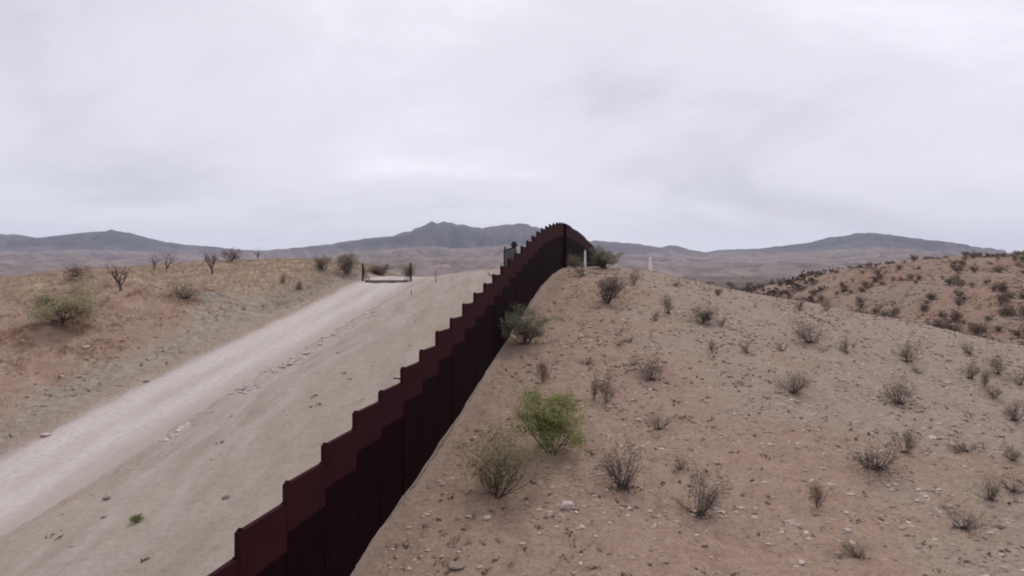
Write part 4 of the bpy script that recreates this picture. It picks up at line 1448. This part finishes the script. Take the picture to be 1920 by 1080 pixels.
# ------------------------------------------------------------------ cattle guard with its two wings, fence stakes
def build_gate():
    Y0 = 96.0
    Zr = float(base_height(np.array([WA + WB * Y0 - 23.2]), np.array([Y0]))[0])
    for side, u, h, lab in ((1, -26.4, 2.35, 'dark post with slanting braces at the left of the cattle guard'), (-1, -20.2, 2.45, 'dark post with slanting braces at the right of the cattle guard')):
        X = WA + WB * Y0 + u
        Z = float(height(np.array([X]), np.array([Y0]))[0])
        root = link('braced_post', None, loc=(X, Y0, Z), rot=(0, 0, R(4)))
        tag(root, lab, 'post', 'braced posts of the cattle guard')
        V, F = tube([(0, 0, -.4), (0, 0, h * .5), (.02 * side, 0, h)], [.13, .12, .11], 8, False)
        cap = box_v(-.12, .12, -.12, .12, h - .01, h + .04)
        link('post', mesh_np('post', V, F, M['darkwood'], True), root)
        link('post_cap', mesh_np('post_cap', cap, BOXF, M['darkwood']), root)
        for k, (dx, top) in enumerate(((.35, h * .62), (.62, h * .72), (.95, h * .86))):
            V, F = tube([(.08 * side, 0, top), (dx * .55 * side, .0, top * .48), (dx * side, 0, .06)], .05, 4)
            link('brace', mesh_np('brace', V, F, M['darkwood']), root)
        V, F = tube([(.06 * side, 0, .12), (1.05 * side, 0, .12)], .04, 4)
        link('bottom_rail', mesh_np('bottom_rail', V, F, M['darkwood']), root)
    Xc = WA + WB * Y0 - 23.3
    slope = math.atan((float(base_height(np.array([Xc + .2 * 1]), np.array([Y0 + 1]))[0]) - float(base_height(np.array([Xc - .2]), np.array([Y0 - 1]))[0])) / 2)
    root = link('cattle_guard', None, loc=(Xc, Y0 - .1, Zr + .045), rot=(slope, 0, R(4)))
    tag(root, 'low steel cattle guard grid set across the dirt road between two posts', 'cattle guard')
    link('pit_frame', mesh_np('pit_frame', box_v(-2.75, 2.75, -.95, .95, -.3, .012), BOXF, M['pillar']), root)
    V, F = tube([(-2.7, 0, 0), (2.7, 0, 0)], .045, 8, False)
    rail = mesh_np('rail', V, F, M['rail'], True)
    for k in range(9):
        link('rail', rail, root, (0, -.84 + k * .21, .02))
    for (x, y, h, lab) in ((817, 530, 22, 'thin weathered stake on the slope right of the cattle guard'), (771, 553, 9, 'short stake by the road edge below the right braced post')):
        X, Y, Z = ray_ground(x, y)
        s = Y / FPX
        V, F = tube([(0, 0, -.3), (.02, 0, h * s * .5), (0, .02, h * s)], [.05, .045, .04], 4)
        tag(link('wooden_stake', mesh_np('wooden_stake', V, F, M['rail']), None, (X, Y, Z)), lab, 'stake')


build_gate()


# ------------------------------------------------------------------ mast behind the wall
def build_mast():
    Y = 62.0
    X, Yp = wall_point(Y, -1.0)
    Z = float(height(np.array([X]), np.array([Yp]))[0])
    k = Yp / FPX
    xo = lambda px: (px - 960) * k - X          # metres from the mast to a picture column, in the mast's plane
    zo = lambda py: (HOR - py) * k - Z
    root = link('framed_mast', None, loc=(X, Yp, Z))  # identity unknown; given a pole and framed panel to fit its outline
    tag(root, 'unidentified grey-green framed shape with a dark head on a mast behind the wall', 'mast')
    V, F = tube([(0, .1, -.4), (0, .1, zo(470)), (.0, .1, zo(462))], .06, 8, False)
    link('pole', mesh_np('pole', V, F, M['darkbox'], True), root)
    x0, x1, z0, z1 = xo(945), xo(968), zo(512), zo(469.5)
    fr = .045
    p = link('panel', mesh_np('panel', box_v(x0, x1, -.04, .0, z0, z1 - .02), BOXF, M['panel']), root)
    # top edge slopes up towards the dark head
    parts = [tube([(x0, -.05, z0), (x0, -.05, z1)], .04, 4), tube([(x0, -.05, z1), (xo(958), -.05, zo(466)), (xo(964), -.05, zo(463))], .05, 4),
             tube([(x1, -.05, z0), (x1, -.05, zo(468))], .03, 4)]
    V, F = join(parts)
    link('frame', mesh_np('frame', V, F, M['darkbox']), p)
    # wedge that carries the head
    wv = np.array([[x0 + .05, -.05, z1 - .02], [xo(968), -.05, z1 - .02], [xo(968), -.05, zo(464)], [xo(959), -.05, zo(465)],
                   [x0 + .05, .03, z1 - .02], [xo(968), .03, z1 - .02], [xo(968), .03, zo(464)], [xo(959), .03, zo(465)]])
    link('shoulder_plate', mesh_np('shoulder_plate', wv, BOXF, M['panel']), root)
    hd = [box_v(xo(959.5), xo(968), -.17, .2, zo(464.5), zo(454)), box_v(xo(957), xo(971), -.22, .12, zo(461.5), zo(458)), box_v(xo(961.5), xo(963.3), -.1, .1, zo(454), zo(452)),
          box_v(xo(965.5), xo(967), -.1, .1, zo(454), zo(452.3))]
    V, F = join([(h, BOXF) for h in hd])
    link('dark_head', mesh_np('dark_head', V, F, M['darkbox']), root)


build_mast()

# ------------------------------------------------------------------ haze
def build_haze():
    v = box_v(-11500, 11500, -1500, 12600, -90, 560)
    mt = bpy.data.materials.new('haze')
    mt.use_nodes = True
    nt = mt.node_tree
    nt.nodes.clear()
    out = nt.nodes.new('ShaderNodeOutputMaterial')
    pv = nt.nodes.new('ShaderNodeVolumePrincipled')
    pv.inputs['Color'].default_value = (.72, .77, .97, 1)
    pv.inputs['Density'].default_value = 5.8e-5
    pv.inputs['Anisotropy'].default_value = .2
    nt.links.new(pv.outputs[0], out.inputs['Volume'])
    o = link('haze', mesh_np('haze', v, BOXF, mt))
    tag(o, kind='stuff')
    o['label'] = 'thin pale haze over the valley and mountains'


build_haze()
